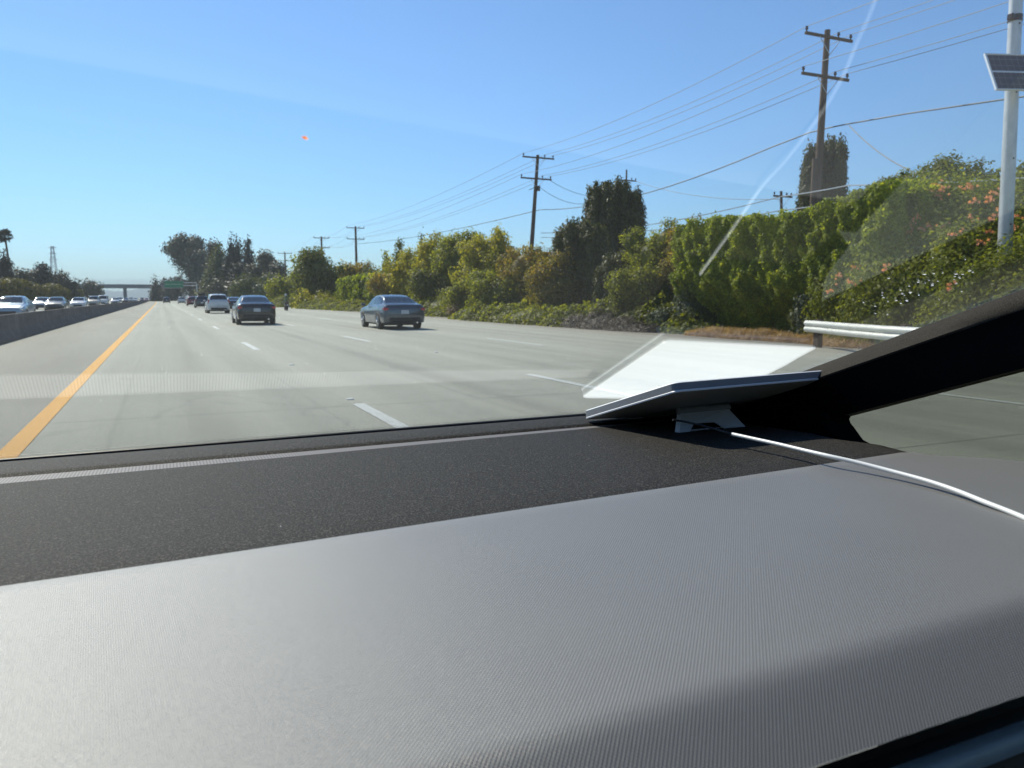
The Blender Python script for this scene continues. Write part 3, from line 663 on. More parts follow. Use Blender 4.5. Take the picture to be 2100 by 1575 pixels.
# left side
conifer(14, 520, 44, Y=190, m='far_dark', label='dark pointed conifer at the left edge of the picture', trunk=.3)
for px, top, wpx, m, lab in ((45, 552, 40, 'far', 'grey green tree right of the dark pointed conifer'), (72, 560, 40, 'far', 'low dull tree beneath the wispy tree'), (90, 543, 34, 'far_dark', 'wispy dark tree left of the lattice tower'),
                             (118, 562, 40, 'far', 'dull tree at the foot of the lattice tower'), (143, 574, 30, 'far_dark', 'low dark tree right of the lattice tower'), (25, 575, 50, 'far_dark', 'dark tree behind the left hedge beneath the pointed conifer')):
    tree(px, top, wpx, 230, m, lab, low=.05, n=8)
tree(190, 583, 28, 330, 'far', 'small round tree at the left end of the overpass', low=.05)
def left_hedge():
    y0, y1 = 105, 265; h = lambda y: 4.15-.004*(y-120)+.35*np.sin(y*.13)
    t = thing('long_hedge', 'long dark hedge beyond the oncoming traffic', 'hedge', (-21, 180, 0))
    Q = wall_leaves(y0, y1, 0, h, .38, 26000, 2.5, 11, .5); Q[..., 0] = -21.5-Q[..., 0]; C_ = wall_core(y0, y1, 0, h, 2.5, 11, .5); C_[..., 0] = -21.5-C_[..., 0]
    quads('foliage', rel(np.concatenate([Q, C_]), t.location), M['hedge_left'], t)
left_hedge()
def palm():
    x, y = at_px(19, Y=215); H = zof(487, x, y); t = thing('palm_tree', 'tall fan palm with a thin bare trunk at the far left', 'palm tree', (x, y, 0))
    b = MB(); b.tube([(1.6, 0, 0), (1.1, 0, H*.3), (.35, 0, H*.7), (0, 0, H)], [.34, .26, .22, .20], 10); b.build('trunk', M['bark'], t, 40)
    Q = []
    for i in range(110):
        el = rng.uniform(-1.1, 1.3); a = rng.uniform(0, 6.28); d = np.array([math.cos(a)*math.cos(el), math.sin(a)*math.cos(el), math.sin(el)])
        L = rng.uniform(.6, 1.25); tip = np.array([0, 0, H])+d*L; s = unit(np.cross(d, [0, 0, 1.])); w = np.cross(s, d)
        Q.append([np.array([0, 0, H])+s*.03, tip*.5+np.array([0, 0, H])*.5+s*.03, tip, np.array([0, 0, H])-s*.03])
        for k in range(9):
            th = (k-4)*.27; q = unit(d*math.cos(th)+s*math.sin(th)); e = tip+q*.85-np.array([0, 0, .25*abs(math.sin(th))]); Q.append([tip, (tip+e)/2+w*.06+s*.05, e, (tip+e)/2-w*.06-s*.05])
    quads('fronds', np.array(Q), M['far_dark'], t)
palm()
def pylon():
    x, y = at_px(114, Y=520); d = depth(x, y); H = zof(507, x, y); t = thing('lattice_tower', 'grey steel lattice tower above the trees at left', 'tower', (x, y, 0), .4)
    b = MB(); W_ = lambda z: 1.9*(1-z/H)+.55
    for sx, sy in ((1, 1), (1, -1), (-1, 1), (-1, -1)): b.tube([(sx*W_(0), sy*W_(0), 0), (sx*W_(H), sy*W_(H), H)], .16, 4)
    zs = np.linspace(0, H, 13)
    for a, c in zip(zs[:-1], zs[1:]):
        for s in range(4):
            k = [(1, 1), (1, -1), (-1, -1), (-1, 1)]; p, q = k[s], k[(s+1) % 4]
            b.tube([(p[0]*W_(a), p[1]*W_(a), a), (q[0]*W_(c), q[1]*W_(c), c)], .07, 3); b.tube([(q[0]*W_(a), q[1]*W_(a), a), (p[0]*W_(c), p[1]*W_(c), c)], .07, 3)
    b.build('frame', M['steel'], t)
    for z in (H*.97, H*.86, H*.75): c = MB(); c.tube([(-2.2, 0, z), (2.2, 0, z)], .12, 4); c.tube([(-2.2, 0, z), (0, 0, z+.9)], .07, 3); c.tube([(2.2, 0, z), (0, 0, z+.9)], .07, 3); c.build('crossarm', M['steel'], t)
pylon()

# ------------------------------------------------------------------ utility poles and wires
POLES = {}
def pole(px, top, X, label, arms, key, base_px=None, scale=1., r=.16, lower=True, mirror=False):
    r_ = ray(px, top); Y = X*r_[1]/r_[0]; P = PY(px, top, Y); x0 = P[0]
    xb = PY(base_px[0], base_px[1], Y) if base_px else P
    k = (P[0]-xb[0])/max(.1, P[2]-xb[2]); H = P[2]; bx = P[0]-k*H
    t = thing('utility_pole', label, 'utility pole', (bx, Y, 0), group='wooden utility poles beyond the right hedge')
    b = MB(); b.tube([(0, 0, 0), (k*H*.5, 0, H*.5), (k*H, 0, H)], [r*1.35, r*1.1, r*.8], 12); b.build('pole', M['wood'], t, 40)
    pts = []
    for j, (z, lx, rx, dz) in enumerate(arms):
        c = MB(); cx = k*(H+z); L = rx-lx
        c.box((cx+(lx+rx)/2, -.17, H+z), (L, .10, .12), .01, rot=None)
        o = c.build('crossarm', M['wood'], t, 40)
        c = MB()
        for s in (-1, 1): c.tube([(cx, -.2, H+z-.75), (cx+s*.62, -.2, H+z-.05)], .018, 5)
        c.build('brace', M['steel'], t)
        for q in (lx+.08, lx+L*.70, rx-.10):
            c = MB(); c.tube([(cx+q, -.17, H+z+.05), (cx+q, -.17, H+z+.12), (cx+q, -.17, H+z+.16), (cx+q, -.17, H+z+.22), (cx+q, -.17, H+z+.28)], [.025, .03, .075, .05, .06], 8)
            c.build('insulator', M['ceramic'], t, 40); pts.append((bx+cx+q, Y-.17, H+z+.28))
    POLES[key] = dict(pts=pts, x=bx, y=Y, h=H, k=k)
    return t
A1 = [(-.35, -1.45, 1.35, 0), (-2.05, -1.50, 1.30, 0)]
t1 = pole(1697, 62, 27.5, 'nearest and largest wooden utility pole, in front of the narrow cypress', A1, 1, (1672, 445))
c = MB(); p1 = POLES[1]; c.tube([(-.27+p1['k']*5, .03, 0), (-.22+p1['k']*8, .03, p1['h']*.45), (-.20+p1['k']*p1['h']*.55, .03, p1['h']*.575)], [.15, .14, .12], 10); c.build('splint', M['wood'], t1, 40)
t2 = pole(1103, 318, 29.0, 'second nearest utility pole, standing left of the broad cypress cluster', [(-.25, -1.45, 1.45, 0), (-1.95, -1.5, 1.35, 0)], 2, (1092, 480))
c = MB(); c.tube([(.05, -.25, POLES[2]['h']-2.9), (1.0, -.25, POLES[2]['h']-2.5)], .03, 6)
c.box((.9, -.25, POLES[2]['h']-2.75), (.25, .25, .4), .03); c.build('switch_gear', M['ceramic'], t2, 40)
pole(729, 464, 29.8, 'third utility pole, above the low clipped hedges', [(-.3, -1.55, 1.45, 0), (-2.1, -1.55, 1.45, 0)], 3, (731, 540), r=.2)
pole(659, 485, 28.2, 'fourth utility pole, small, right of the tall flat topped shrub tip', [(-.3, -1.5, 1.5, 0), (-2.1, -1.5, 1.5, 0)], 4, r=.2)
pole(584, 517, 26.5, 'furthest and faintest utility pole, above the grey trees', [(-.3, -1.6, 1.6, 0), (-2.0, -1.5, 1.5, 0)], 5, r=.18)
pole(1602, 392, 42, 'thin distant pole seen between the ivy hedge top and the narrow cypress', [(-.4, -.9, .9, 0)], 6, (1603, 460), r=.12)
pole(1285, 348, 44, 'pole tip poking out of the top of the broad cypress cluster', [(-1.1, -.8, 1.1, 0)], 7, r=.10)
def sag(a, b, s, n=18): return [tuple(np.array(a)*(1-i/n)+np.array(b)*(i/n)-np.array([0, 0, 4*s*(i/n)*(1-i/n)])) for i in range(n+1)]
def wire(segs, r, label, m='wire', name='overhead_wire', group='power wires strung between the utility poles'):
    b = MB()
    for a, c_, s in segs: b.tube(sag(a, c_, s), r, 5)
    tag(b.build(name, M[m]), label, 'wire', group)
WL = ['leftmost wire on the upper crossarms', 'middle wire on the upper crossarms', 'right wire on the upper crossarms', 'leftmost wire on the lower crossarms', 'middle wire on the lower crossarms', 'right wire on the lower crossarms']
for i in range(6):
    a = POLES[1]['pts'][i]; a0 = (a[0]-1.2, a[1]-47, a[2]+.6); s = [(a0, a, .8)]
    for k in (1, 2, 3, 4): s.append((POLES[k]['pts'][i], POLES[k+1]['pts'][i], .55 if k == 1 else .8))
    wire(s, .016, WL[i]+' of the utility poles')
# thick telephone bundles lower down
pa = PX(1700, 262, 27.7); pb = PY(1108, 430, POLES[2]['y']); pc = PY(731, 500, POLES[3]['y'])
q0 = PX(2100, 198, 26.5); dq = (q0-pa)/np.linalg.norm(q0-pa)
b = MB(); b.tube([tuple(q0+(q0-pa)*.8), tuple(q0), tuple(PX(1860, 233, 27.3)), tuple(PX(1740, 254, 27.6)), tuple(pa), tuple(PX(1660, 272, 27.8))] + sag(PX(1640, 276, 27.8), pb, .9, 14)[1:] + sag(pb, pc, .5, 8)[1:], .030, 6)
tag(b.build('telephone_cable', M['cablewire']), 'thick telephone cable sloping from the nearest pole down to the second', 'cable')
wire([(PX(1742, 258, 27.6), PX(1897, 362, 24.5), .25)], .022, 'single drop cable slanting down from the thick telephone cable to the shrub', 'cablewire', 'drop_cable', None)
y6 = POLES[6]['y']
for (q, lab) in (([(2160, 361, 20.4), (1740, 380, 24.5), (1602, 403, 27.2), (1330, 461, 28.8), (1110, 478, 29.0)], 'upper of two long pale cables crossing low in front of the narrow cypress'),
                 ([(2160, 396, 20.0), (1740, 412, 24.2), (1602, 431, 27.0), (1330, 473, 28.7), (1110, 487, 29.0)], 'lower of two long pale cables crossing low in front of the narrow cypress')):
    K = [PX(*k) for k in q]; wire([(K[0], K[1], .05), (K[1], K[2], .03), (K[2], K[3], .1), (K[3], K[4], .1)], .026, lab, 'wire', 'telephone_cable', 'pale cables crossing in front of the narrow cypress')
wire([(PX(1305, 372, 44), PX(1600, 408, 42), .6)], .02, 'thin sagging wire from the cypress cluster pole tip to the thin distant pole', 'cablewire', 'drop_cable', None)
wire([(PY(1125, 368, POLES[2]['y']), PX(1215, 402, 40), .3)], .02, 'short wire running from the second utility pole into the cypress cluster, upper', 'cablewire', 'drop_cable', None)
wire([(PY(1108, 385, POLES[2]['y']), PX(1215, 415, 40), .6)], .02, 'short wire running from the second utility pole into the cypress cluster, lower', 'cablewire', 'drop_cable', None)

# ------------------------------------------------------------------ lamp standard with solar panel
def solar_pole():
    X = 18.2; a = PX(2083.5, 0, X+.15); b0 = PX(2061, 500, X); a = PY(2083.5, 0, b0[1]); k = (a[0]-b0[0])/(a[2]-b0[2])
    t = thing('solar_pole', 'tall galvanised steel pole carrying a solar panel at the right edge', 'pole', (b0[0]-k*b0[2], b0[1], 0))
    f = lambda z: (k*z, 0, z); d = depth(b0[0], b0[1]); r = 12.5/F*d
    c = MB(); c.tube([f(0), f(3), f(6), f(9), f(12)], [r*1.12, r*1.05, r*.98, r*.92, r*.86], 20); c.build('pole', M['steel'], t, 40)
    lz = lambda py: PY(2080, py, b0[1])[2]
    c = MB(); z = lz(38); c.tube([(k*z, 0, z-.07), (k*z, 0, z+.07)], r*1.06, 16); c.box((k*z-r-.04, -.03, z), (.12, .14, .14), .02); c.build('clamp', M['ceramic'], t, 40)
    for py in (52, 193, 328, 462): z = lz(py); c = MB(); c.tube([(k*z-r*.35, -r*.97, z), (k*z-r*.36, -r*1.03, z)], .022, 8); c.build('bolt', M['ceramic'], t)
    # panel, in front of the pole, tilted back; corners from the picture
    yo = b0[1]-.30; A = PY(2013, 112, yo+.25); B = PY(2047, 184, yo-.12); Wd = Vector((1.30, -.28, .05)); A = Vector(A); B = Vector(B)
    ux = Wd.normalized(); uy = (A-B).normalized(); nz = ux.cross(uy).normalized()
    from mathutils import Matrix
    mt = Matrix((ux, uy, nz)).transposed(); org = (A+B)/2+ux*.65; h = (A-B).length
    def loc(o):
        o.rotation_euler = mt.to_euler(); o.location = org-Vector(t.location)
    c = MB(); c.box((0, 0, 0), (1.30, h, .03)); o = c.build('panel_backing', M['alu'], t); loc(o)
    for s in (-1, 1): c = MB(); c.box((0, s*h*.245, .018), (1.22, h*.455, .012)); o = c.build('cell_sheet', M['panel'], t); loc(o)
    c = MB()
    for s in (-1, 1): c.box((s*.64, 0, .012), (.045, h+.03, .055), .004)
    for s in (-1, 1): c.box((0, s*h/2, .012), (1.24, .03, .05), .004)
    c.box((0, 0, .02), (1.22, .04, .02)); o = c.build('panel_frame', M['alu'], t); loc(o)
    z = lz(188); c = MB(); c.tube([(k*z-.05, -.1, z), (k*z-.28, -.25, z+.02), (k*z-.42, -.22, z+.12), (k*z-.42, -.15, z+.25), (k*z-.34, -.1, z+.3)], .017, 8); c.build('conduit', M['ceramic'], t, 40)
    z = lz(150); c = MB(); c.box((k*z, -.22, z), (.3, .25, .08)); c.build('bracket', M['steel'], t)
solar_pole()

# ------------------------------------------------------------------ guardrail
def guardrail():
    p0 = G(1667, 712); t = thing('guardrail', 'pale metal W-beam guardrail ending beside the dark windshield pillar', 'guardrail', (p0[0], p0[1], 0))
    prof = []
    for i in range(13):
        u = i/12; prof.append((-.075*abs(math.sin(u*2*math.pi))**.8 if .02 < u < .98 else 0, .40+.31*u))
    ys = [.35, 0, -.5, -1, -1.5, -2, -2.5, -3, -3.5, -4, -4.5, -5, -6, -8, -10, -14, -18, -22]
    def xo(y): return float(np.interp(y, [-22, -8, -6, -5, -3.5, -2, -1, 0, .4], [-2.0, -2.0, -1.97, -1.9, -1.55, -.95, -.5, -.05, .02]))
    P = [[(xo(y)+dx+(.05 if y > .2 else 0), y, z) for dx, z in prof] for y in ys]; b = [[(q[0]+.012, q[1], q[2]) for q in r_] for r_ in P]
    m = MB(); n = len(prof)
    for Pq in (P, b):
        v = [q for r_ in Pq for q in r_]; m.add(v, [(i*n+j, i*n+j+1, (i+1)*n+j+1, (i+1)*n+j) for i in range(len(ys)-1) for j in range(n-1)])
    m.build('rail', M['rail'], t, 60)
    for y in (-.1, -4, -6, -8, -10): c = MB(); c.box((xo(y)+.16, y, .36), (.18, .17, .78), .01); c.build('post', M['wood'], t)
guardrail()
strip('gravel_verge', [(-20, 15.9, 17.9), (8, 15.9, 17.9), (25, 15.6, 17.6), (50, 16.5, 19), (90, 17.5, 20)], -.008, plain('gravel', (.34, .31, .26), .95, var=.5, scale=30, bump=.6))

# ------------------------------------------------------------------ vehicles
def lerp_keys(keys, y):
    ys = [k[0] for k in keys]; n = len(keys)
    A = np.array([k[1:] for k in keys], float)
    if y <= ys[0]: return A[0]
    if y >= ys[-1]: return A[-1]
    i = max(j for j in range(n-1) if ys[j] <= y); h = ys[i+1]-ys[i]; t = (y-ys[i])/h
    d = np.diff(A, axis=0)/np.diff(ys)[:, None]
    def tang(j):
        if j == 0: return d[0]
        if j == n-1: return d[-1]
        a, b = d[j-1], d[j]; s = np.where(a*b > 0, 2*a*b/np.where(np.abs(a+b) < 1e-9, 1, a+b), 0); return s
    m0, m1 = tang(i), tang(i+1)
    return (2*t**3-3*t**2+1)*A[i]+(t**3-2*t**2+t)*h*m0+(-2*t**3+3*t**2)*A[i+1]+(t**3-t**2)*h*m1
# keys: y, half width, bottom z, shoulder z, roof z, roof half width
SEDAN = dict(keys=[(-2.43, .62, .52, .80, .82, .55), (-2.40, .78, .40, .93, .96, .66), (-2.28, .88, .27, 1.00, 1.045, .70), (-1.85, .91, .24, 1.01, 1.10, .68), (-1.10, .92, .22, 1.00, 1.375, .56), (-.45, .92, .22, .98, 1.45, .57),
                   (.35, .92, .22, .955, 1.41, .57), (1.30, .915, .22, .93, 1.01, .66), (1.9, .90, .24, .86, .90, .64), (2.25, .84, .26, .76, .79, .58), (2.42, .70, .32, .66, .68, .5), (2.46, .55, .40, .58, .59, .4)],
             wy=(-1.42, 1.42), wr=.335, rw=(-1.80, -1.12), ws=(.40, 1.24), side=(-1.55, 1.05), hl=(2.28, .62), tl=(-2.40, .84), plate=.80)
SUV = dict(keys=[(-2.30, .66, .52, .90, .95, .60), (-2.27, .82, .40, 1.02, 1.10, .70), (-2.12, .90, .28, 1.05, 1.22, .70), (-1.72, .925, .24, 1.05, 1.60, .62), (-1.30, .93, .23, 1.05, 1.66, .63), (-.4, .93, .23, 1.02, 1.69, .64),
                 (.45, .93, .23, 1.00, 1.63, .62), (1.25, .92, .24, .98, 1.13, .68), (1.85, .91, .26, .94, 1.01, .66), (2.15, .86, .28, .84, .89, .60), (2.30, .72, .34, .72, .76, .52), (2.33, .55, .42, .62, .64, .4)],
           wy=(-1.35, 1.38), wr=.36, rw=(-2.16, -1.76), ws=(.50, 1.20), side=(-1.95, 1.0), hl=(2.16, .70), tl=(-2.22, .97), plate=.78)
VAN = dict(keys=[(-2.46, .74, .50, 1.0, 1.60, .66), (-2.43, .90, .38, 1.08, 1.78, .74), (-2.25, .95, .28, 1.10, 1.88, .76), (-1.6, .96, .25, 1.10, 1.93, .77), (0, .96, .25, 1.08, 1.93, .77), (.7, .96, .25, 1.06, 1.84, .74),
                 (1.4, .95, .25, 1.03, 1.20, .74), (2.1, .92, .27, .98, 1.06, .70), (2.42, .84, .30, .80, .84, .6), (2.5, .6, .42, .66, .68, .42)],
           wy=(-1.5, 1.5), wr=.37, rw=(-2.47, -2.44), ws=(.75, 1.34), side=(-2.1, 1.2), hl=(2.40, .78), tl=(-2.44, 1.05), plate=.75, flat=True)
def ring(spec, y):
    w, zb, zs, zr, wr = lerp_keys(spec['keys'], y); a = zb
    for wy in spec['wy']:
        q = (spec['wr']+.045)**2-(y-wy)**2
        if q > 0: a = max(a, spec['wr']+math.sqrt(q)*.98)
    k = max(0, min(1, (zr-zs)/.35))
    zm = max(.62, a+.05) if zs > .7 else (zs+a)/2
    zm = min(zm, zs-.05)
    a = min(a, zm-.03)
    return [(0, zb), (w*.70, zb), (w*.965, max(zb+.04, a)), (w, (zm+a)/2+.02 if a > zb+.1 else zb+.2*(zm-zb)+.10), (w, zm), (w*.985, (zm+zs)/2+.04), (w*.95, zs-.012), (w*.92, zs),
            (w*.90*(1-k)+k*(.90*w*.8+wr*.2), zs+(zr-zs)*.06), (wr*1.02+(.9*w-wr)*.42*k, zs+(zr-zs)*.58), (wr*1.06, zs+(zr-zs)*.88), (wr*.95, zs+(zr-zs)*.975), (wr*.6, zr+.006), (0, zr+.014)]
def surf(spec, y, u, s=1, off=.006):
    """point on the body at length y and ring position u, pushed outward"""
    g = np.array(ring(spec, y)); i = min(int(u), len(g)-2); t = u-i; p = g[i]*(1-t)+g[i+1]*t
    g2 = np.array(ring(spec, y+.01)); p2 = g2[i]*(1-t)+g2[i+1]*t
    du = g[i+1]-g[i]; a = np.array([p2[0]-p[0], .01, p2[1]-p[1]]); b_ = np.array([du[0], 0, du[1]]); n = np.cross(b_, a); n = n/max(1e-9, np.linalg.norm(n))
    if n[0]*1+n[2]*1 < 0: n = -n
    q = np.array([p[0], y, p[1]])+n*off
    return (q[0]*s, q[1], q[2])
WH = {}
def wheel_meshes():
    b = MB(); n = 28; prof = [(.62, -.11), (.93, -.115), (1, -.09), (1, .09), (.93, .115), (.62, .11)]
    v = [(h, r*math.cos(i*2*math.pi/n), r*math.sin(i*2*math.pi/n)) for i in range(n) for r, h in prof]; k = len(prof)
    f = [(i*k+j, i*k+(j+1) % k, ((i+1) % n)*k+(j+1) % k, ((i+1) % n)*k+j) for i in range(n) for j in range(k)]
    t = mesh('tyre', v, f, M['tyre'], auto=40)
    b = MB(); b.tube([(-.02, 0, 0), (.02, 0, 0)], .30, 16)
    for i in range(5):
        a = i*2*math.pi/5
        for da in (-.16, .16): b.tube([(.10, .10*math.cos(a), .10*math.sin(a)), (.09, .62*math.cos(a+da), .62*math.sin(a+da))], .055, 5)
    b.tube([(.06, 0, 0), (.11, 0, 0)], [.15, .12], 12)
    v = [(h, r*math.cos(i*2*math.pi/n), r*math.sin(i*2*math.pi/n)) for i in range(n) for r, h in ((.60, .115), (.66, .12), (.68, .08), (.60, 0))]
    b.add(v, [(i*4+j, i*4+j+1, ((i+1) % n)*4+j+1, ((i+1) % n)*4+j) for i in range(n) for j in range(3)])
    rm = b.build('rim', M['rim'], auto=40)
    WH['tyre'] = t.data; WH['rim'] = rm.data; bpy.data.objects.remove(t); bpy.data.objects.remove(rm)
wheel_meshes()
def wheel(t, x, y, r, s):
    o = bpy.data.objects.new('wheel', WH['tyre']); COL.objects.link(o); o.parent = t; o.location = (x, y, r); o.scale = (s*1.0 if s > 0 else -1.0, r, r)
    q = bpy.data.objects.new('rim', WH['rim']); COL.objects.link(q); q.parent = o
def car(spec, name, label, cat, loc, rz, m, group, box=False, detail=True):
    t = thing(name, label, cat, loc, rz, group); K = spec['keys']
    ys = sorted(set([k[0] for k in K]+[float(q) for q in np.linspace(K[0][0], K[-1][0], 54)]+[w_+d*(spec['wr']+.045) for w_ in spec['wy'] for d in (-1, -.92, -.75, -.5, 0, .5, .75, .92, 1)]))
    ys = [q for i, q in enumerate(ys) if i == 0 or q-ys[i-1] > 1e-4]
    P = []
    for y in ys:
        g = ring(spec, y); P.append([(x, y, z) for x, z in g[::-1]][:-1]+[(-x, y, z) for x, z in g])
    a = len(ys); b_ = len(P[0]); V = [p for r_ in P for p in r_]
    f = [(i*b_+j, i*b_+j+1, (i+1)*b_+j+1, (i+1)*b_+j) for i in range(a-1) for j in range(b_-1)]
    f += [tuple(range(b_))[::-1], tuple((a-1)*b_+j for j in range(b_))]
    mesh('body', V, f, m, t, auto=38)
    def patch(nm, y0, y1, u0, u1, s, mm, off=.006, ny=8, nu=6, y0b=None, y1b=None):
        rows = []
        for i in range(ny+1):
            row = []
            for j in range(nu+1):
                q = j/nu; ya = y0*(1-q)+(y0b if y0b is not None else y0)*q; yb = y1*(1-q)+(y1b if y1b is not None else y1)*q
                row.append(surf(spec, ya+(yb-ya)*i/ny, u0+(u1-u0)*q, s, off))
            rows.append(row)
        return grid(nm, rows, mm, t)
    def centre_patch(nm, y0, y1, umin, mm):
        rows = []
        for i in range(9):
            y = y0+(y1-y0)*i/8; us = np.linspace(umin, 13, 7); rows.append([surf(spec, y, u, 1) for u in us]+[surf(spec, y, u, -1) for u in us[::-1][1:]])
        return grid(nm, rows, mm, t)
    if not spec.get('flat'): centre_patch('rear_window', spec['rw'][0], spec['rw'][1], 10.9, M['carglass'])
    else: c = MB(); c.box((0, K[0][0]-.004, 1.38), (1.25, .02, .5), .01); c.build('rear_window', M['carglass'], t)
    centre_patch('windshield', spec['ws'][0], spec['ws'][1], 10.9, M['carglass'])
    s0, s1 = spec['side']; mid = (s0+s1)/2-.02
    for s in (-1, 1):
        patch('side_window', mid+.05, s1-.0, 8.25, 9.9, s, M['carglass'], y1b=spec['ws'][0]+.05)
        patch('side_window', s0, mid-.04, 8.25, 9.9, s, M['carglass'], y0b=s0+.35)
        for y in spec['wy']: wheel(t, s*(K[4][1]-.115), y, spec['wr'], s)
        c = MB(); c.box((s*(K[4][1]+.07), spec['ws'][1]-.35, 1.03 if spec is SEDAN else 1.12), (.2, .10, .13), .03); c.build('side_mirror', m, t, 40)
        ty, tz = spec['tl']; hy, hz = spec['hl']
        if spec is SEDAN: c = MB(); c.box((s*.70, ty+.05, tz+.02), (.34, .12, .13), .03); c.box((s*.83, ty+.13, tz+.03), (.12, .22, .11), .03)
        else: c = MB(); c.box((s*.80, ty+.06, tz+.04), (.16, .14, .36), .03)
        c.build('tail_light', M['taillight'], t, 40)
        c = MB(); c.box((s*.66, hy+.02, hz+.03), (.36, .22, .14), .04); c.build('headlight', M['headlight'], t, 40)
    c = MB(); c.box((0, K[0][0]+.02, .42), (1.30, .10, .20), .04); c.build('rear_bumper', M['blacktrim'], t, 40)
    c = MB(); c.box((0, K[0][0]-.012, spec['plate']-.06), (.32, .02, .16), .005); c.build('number_plate', M['plate'], t)
    c = MB(); c.box((0, K[-1][0]-.03, .46), (.95, .10, .22), .04); c.build('grille', M['blacktrim'], t, 40)
    c = MB(); c.box((0, 0, .24), (1.45, 4.0, .12)); c.build('underbody', M['blacktrim'], t)
    if detail:
        c = MB(); c.tube([(.52, K[0][0]-.01, .30), (.52, K[0][0]+.25, .30)], .04, 8); c.build('exhaust_pipe', M['chrome'], t, 40)
    if box:
        c = MB(); c.box((0, -.2, 1.92), (.95, 1.9, .30), .1); c.build('roof_box', M['blacktrim'], t, 40)
        c = MB()
        for y in (-.9, .5): c.tube([(-.62, y, 1.66), (-.6, y, 1.76), (.6, y, 1.76), (.62, y, 1.66)], .025, 6)
        c.build('roof_rack', M['blacktrim'], t)
    return t
P_ = {'bluegrey': paint('blue_grey_paint', (.075, .092, .115)), 'black': paint('black_paint', (.018, .018, .024)), 'white': paint('white_car_paint', (.62, .63, .64), .3, 0), 'silver': paint('silver_paint', (.42, .45, .48)),
      'dark': paint('dark_blue_paint', (.03, .035, .05)), 'darkgrey': paint('dark_grey_paint', (.05, .05, .055)), 'red': paint('dark_red_paint', (.20, .02, .025)), 'paleblue': paint('pale_blue_paint', (.32, .40, .47)), 'charcoal': paint('charcoal_paint', (.05, .055, .06)),
      'beige': paint('beige_paint', (.40, .37, .32))}
GR = 'cars ahead on our side of the freeway'
def put(px, py, spec, name, label, cat, m, rz=0, **k):
    p = G(px, py); y = p[1]-spec['keys'][0][0]; x = p[0]*(p[1]+.3)/p[1]
    return car(spec, name, label, cat, (x, y, 0), rz, P_[m], GR, **k)
put(829, 676.5, SEDAN, 'sedan', 'blue grey sedan alone in the lane nearest the bushes', 'car', 'bluegrey', R(-1))
put(529, 667, SEDAN, 'sedan', 'black sedan ahead, nearest of the cars in the left lanes', 'car', 'black', R(-1))
put(449, 643, SUV, 'crossover_car', 'white crossover directly left of the black sedan', 'car', 'white')
put(415, 631.5, SUV, 'dark_suv', 'dark grey SUV with a roof box left of the white crossover', 'car', 'darkgrey', box=True)
put(482, 637.5, SEDAN, 'sedan', 'dark blue car half hidden between the white crossover and the black sedan', 'car', 'dark')
put(395, 627, SUV, 'red_car', 'dark red car left of the SUV with the roof box', 'car', 'red')
put(373, 622.5, SUV, 'white_car', 'small far white car left of the dark red one', 'car', 'white')
put(342, 621.5, SUV, 'dark_car', 'far dark car straight ahead beside the end of the yellow line', 'car', 'darkgrey')
# oncoming traffic beyond the barrier
ONC = [(27, -8.3, SEDAN, 'hatchback_car', 'paleblue', 'pale blue grey car nearest to us beyond the barrier'),
       (116, -9.6, SEDAN, 'grey_car', 'charcoal', 'dark grey car in the oncoming lanes behind the pale blue car'),
       (87, -12.9, SEDAN, 'oncoming_car', 'silver', 'silver car with glaring hood left of the oncoming dark grey car'),
       (162, -9.4, SEDAN, 'oncoming_car', 'white', 'white oncoming car right of the dark grey oncoming car'),
       (192, -9.8, SUV, 'oncoming_car', 'beige', 'beige oncoming SUV second right of the white car'),
       (211, -10.6, VAN, 'white_van', 'white', 'tall white van in the oncoming lanes'),
       (237, -9.6, SEDAN, 'oncoming_car', 'silver', 'silver oncoming car right of the tall white van'),
       (247, -11.6, SUV, 'oncoming_car', 'white', 'white oncoming car close behind the silver one beside the van'),
       (259, -9.3, SEDAN, 'oncoming_car', 'dark', 'dark oncoming car among the far glinting cars'),
       (271, -9.7, SUV, 'oncoming_car', 'silver', 'far silver oncoming SUV before the middle of the overpass'),
       (281, -8.8, SEDAN, 'oncoming_car', 'white', 'far white oncoming sedan right of the far silver SUV'),
       (291, -8.6, SUV, 'oncoming_car', 'charcoal', 'far charcoal oncoming car near the barrier end'),
       (300, -7.6, SEDAN, 'oncoming_car', 'red', 'far dark red oncoming car near the barrier end'),
       (309, -6.8, SUV, 'oncoming_car', 'white', 'furthest white oncoming car under the overpass')]
for px, X, spec, nm, m, lab in ONC:
    x, y = at_px(px, X=X); x += bend(y)
    if y > 400: y = 360+(y % 40); x = at_px(px, Y=y)[0]
    car(spec, nm, lab, 'van' if spec is VAN else 'car', (x, y, 0), math.pi, P_[m], 'oncoming cars beyond the median barrier', detail=False)

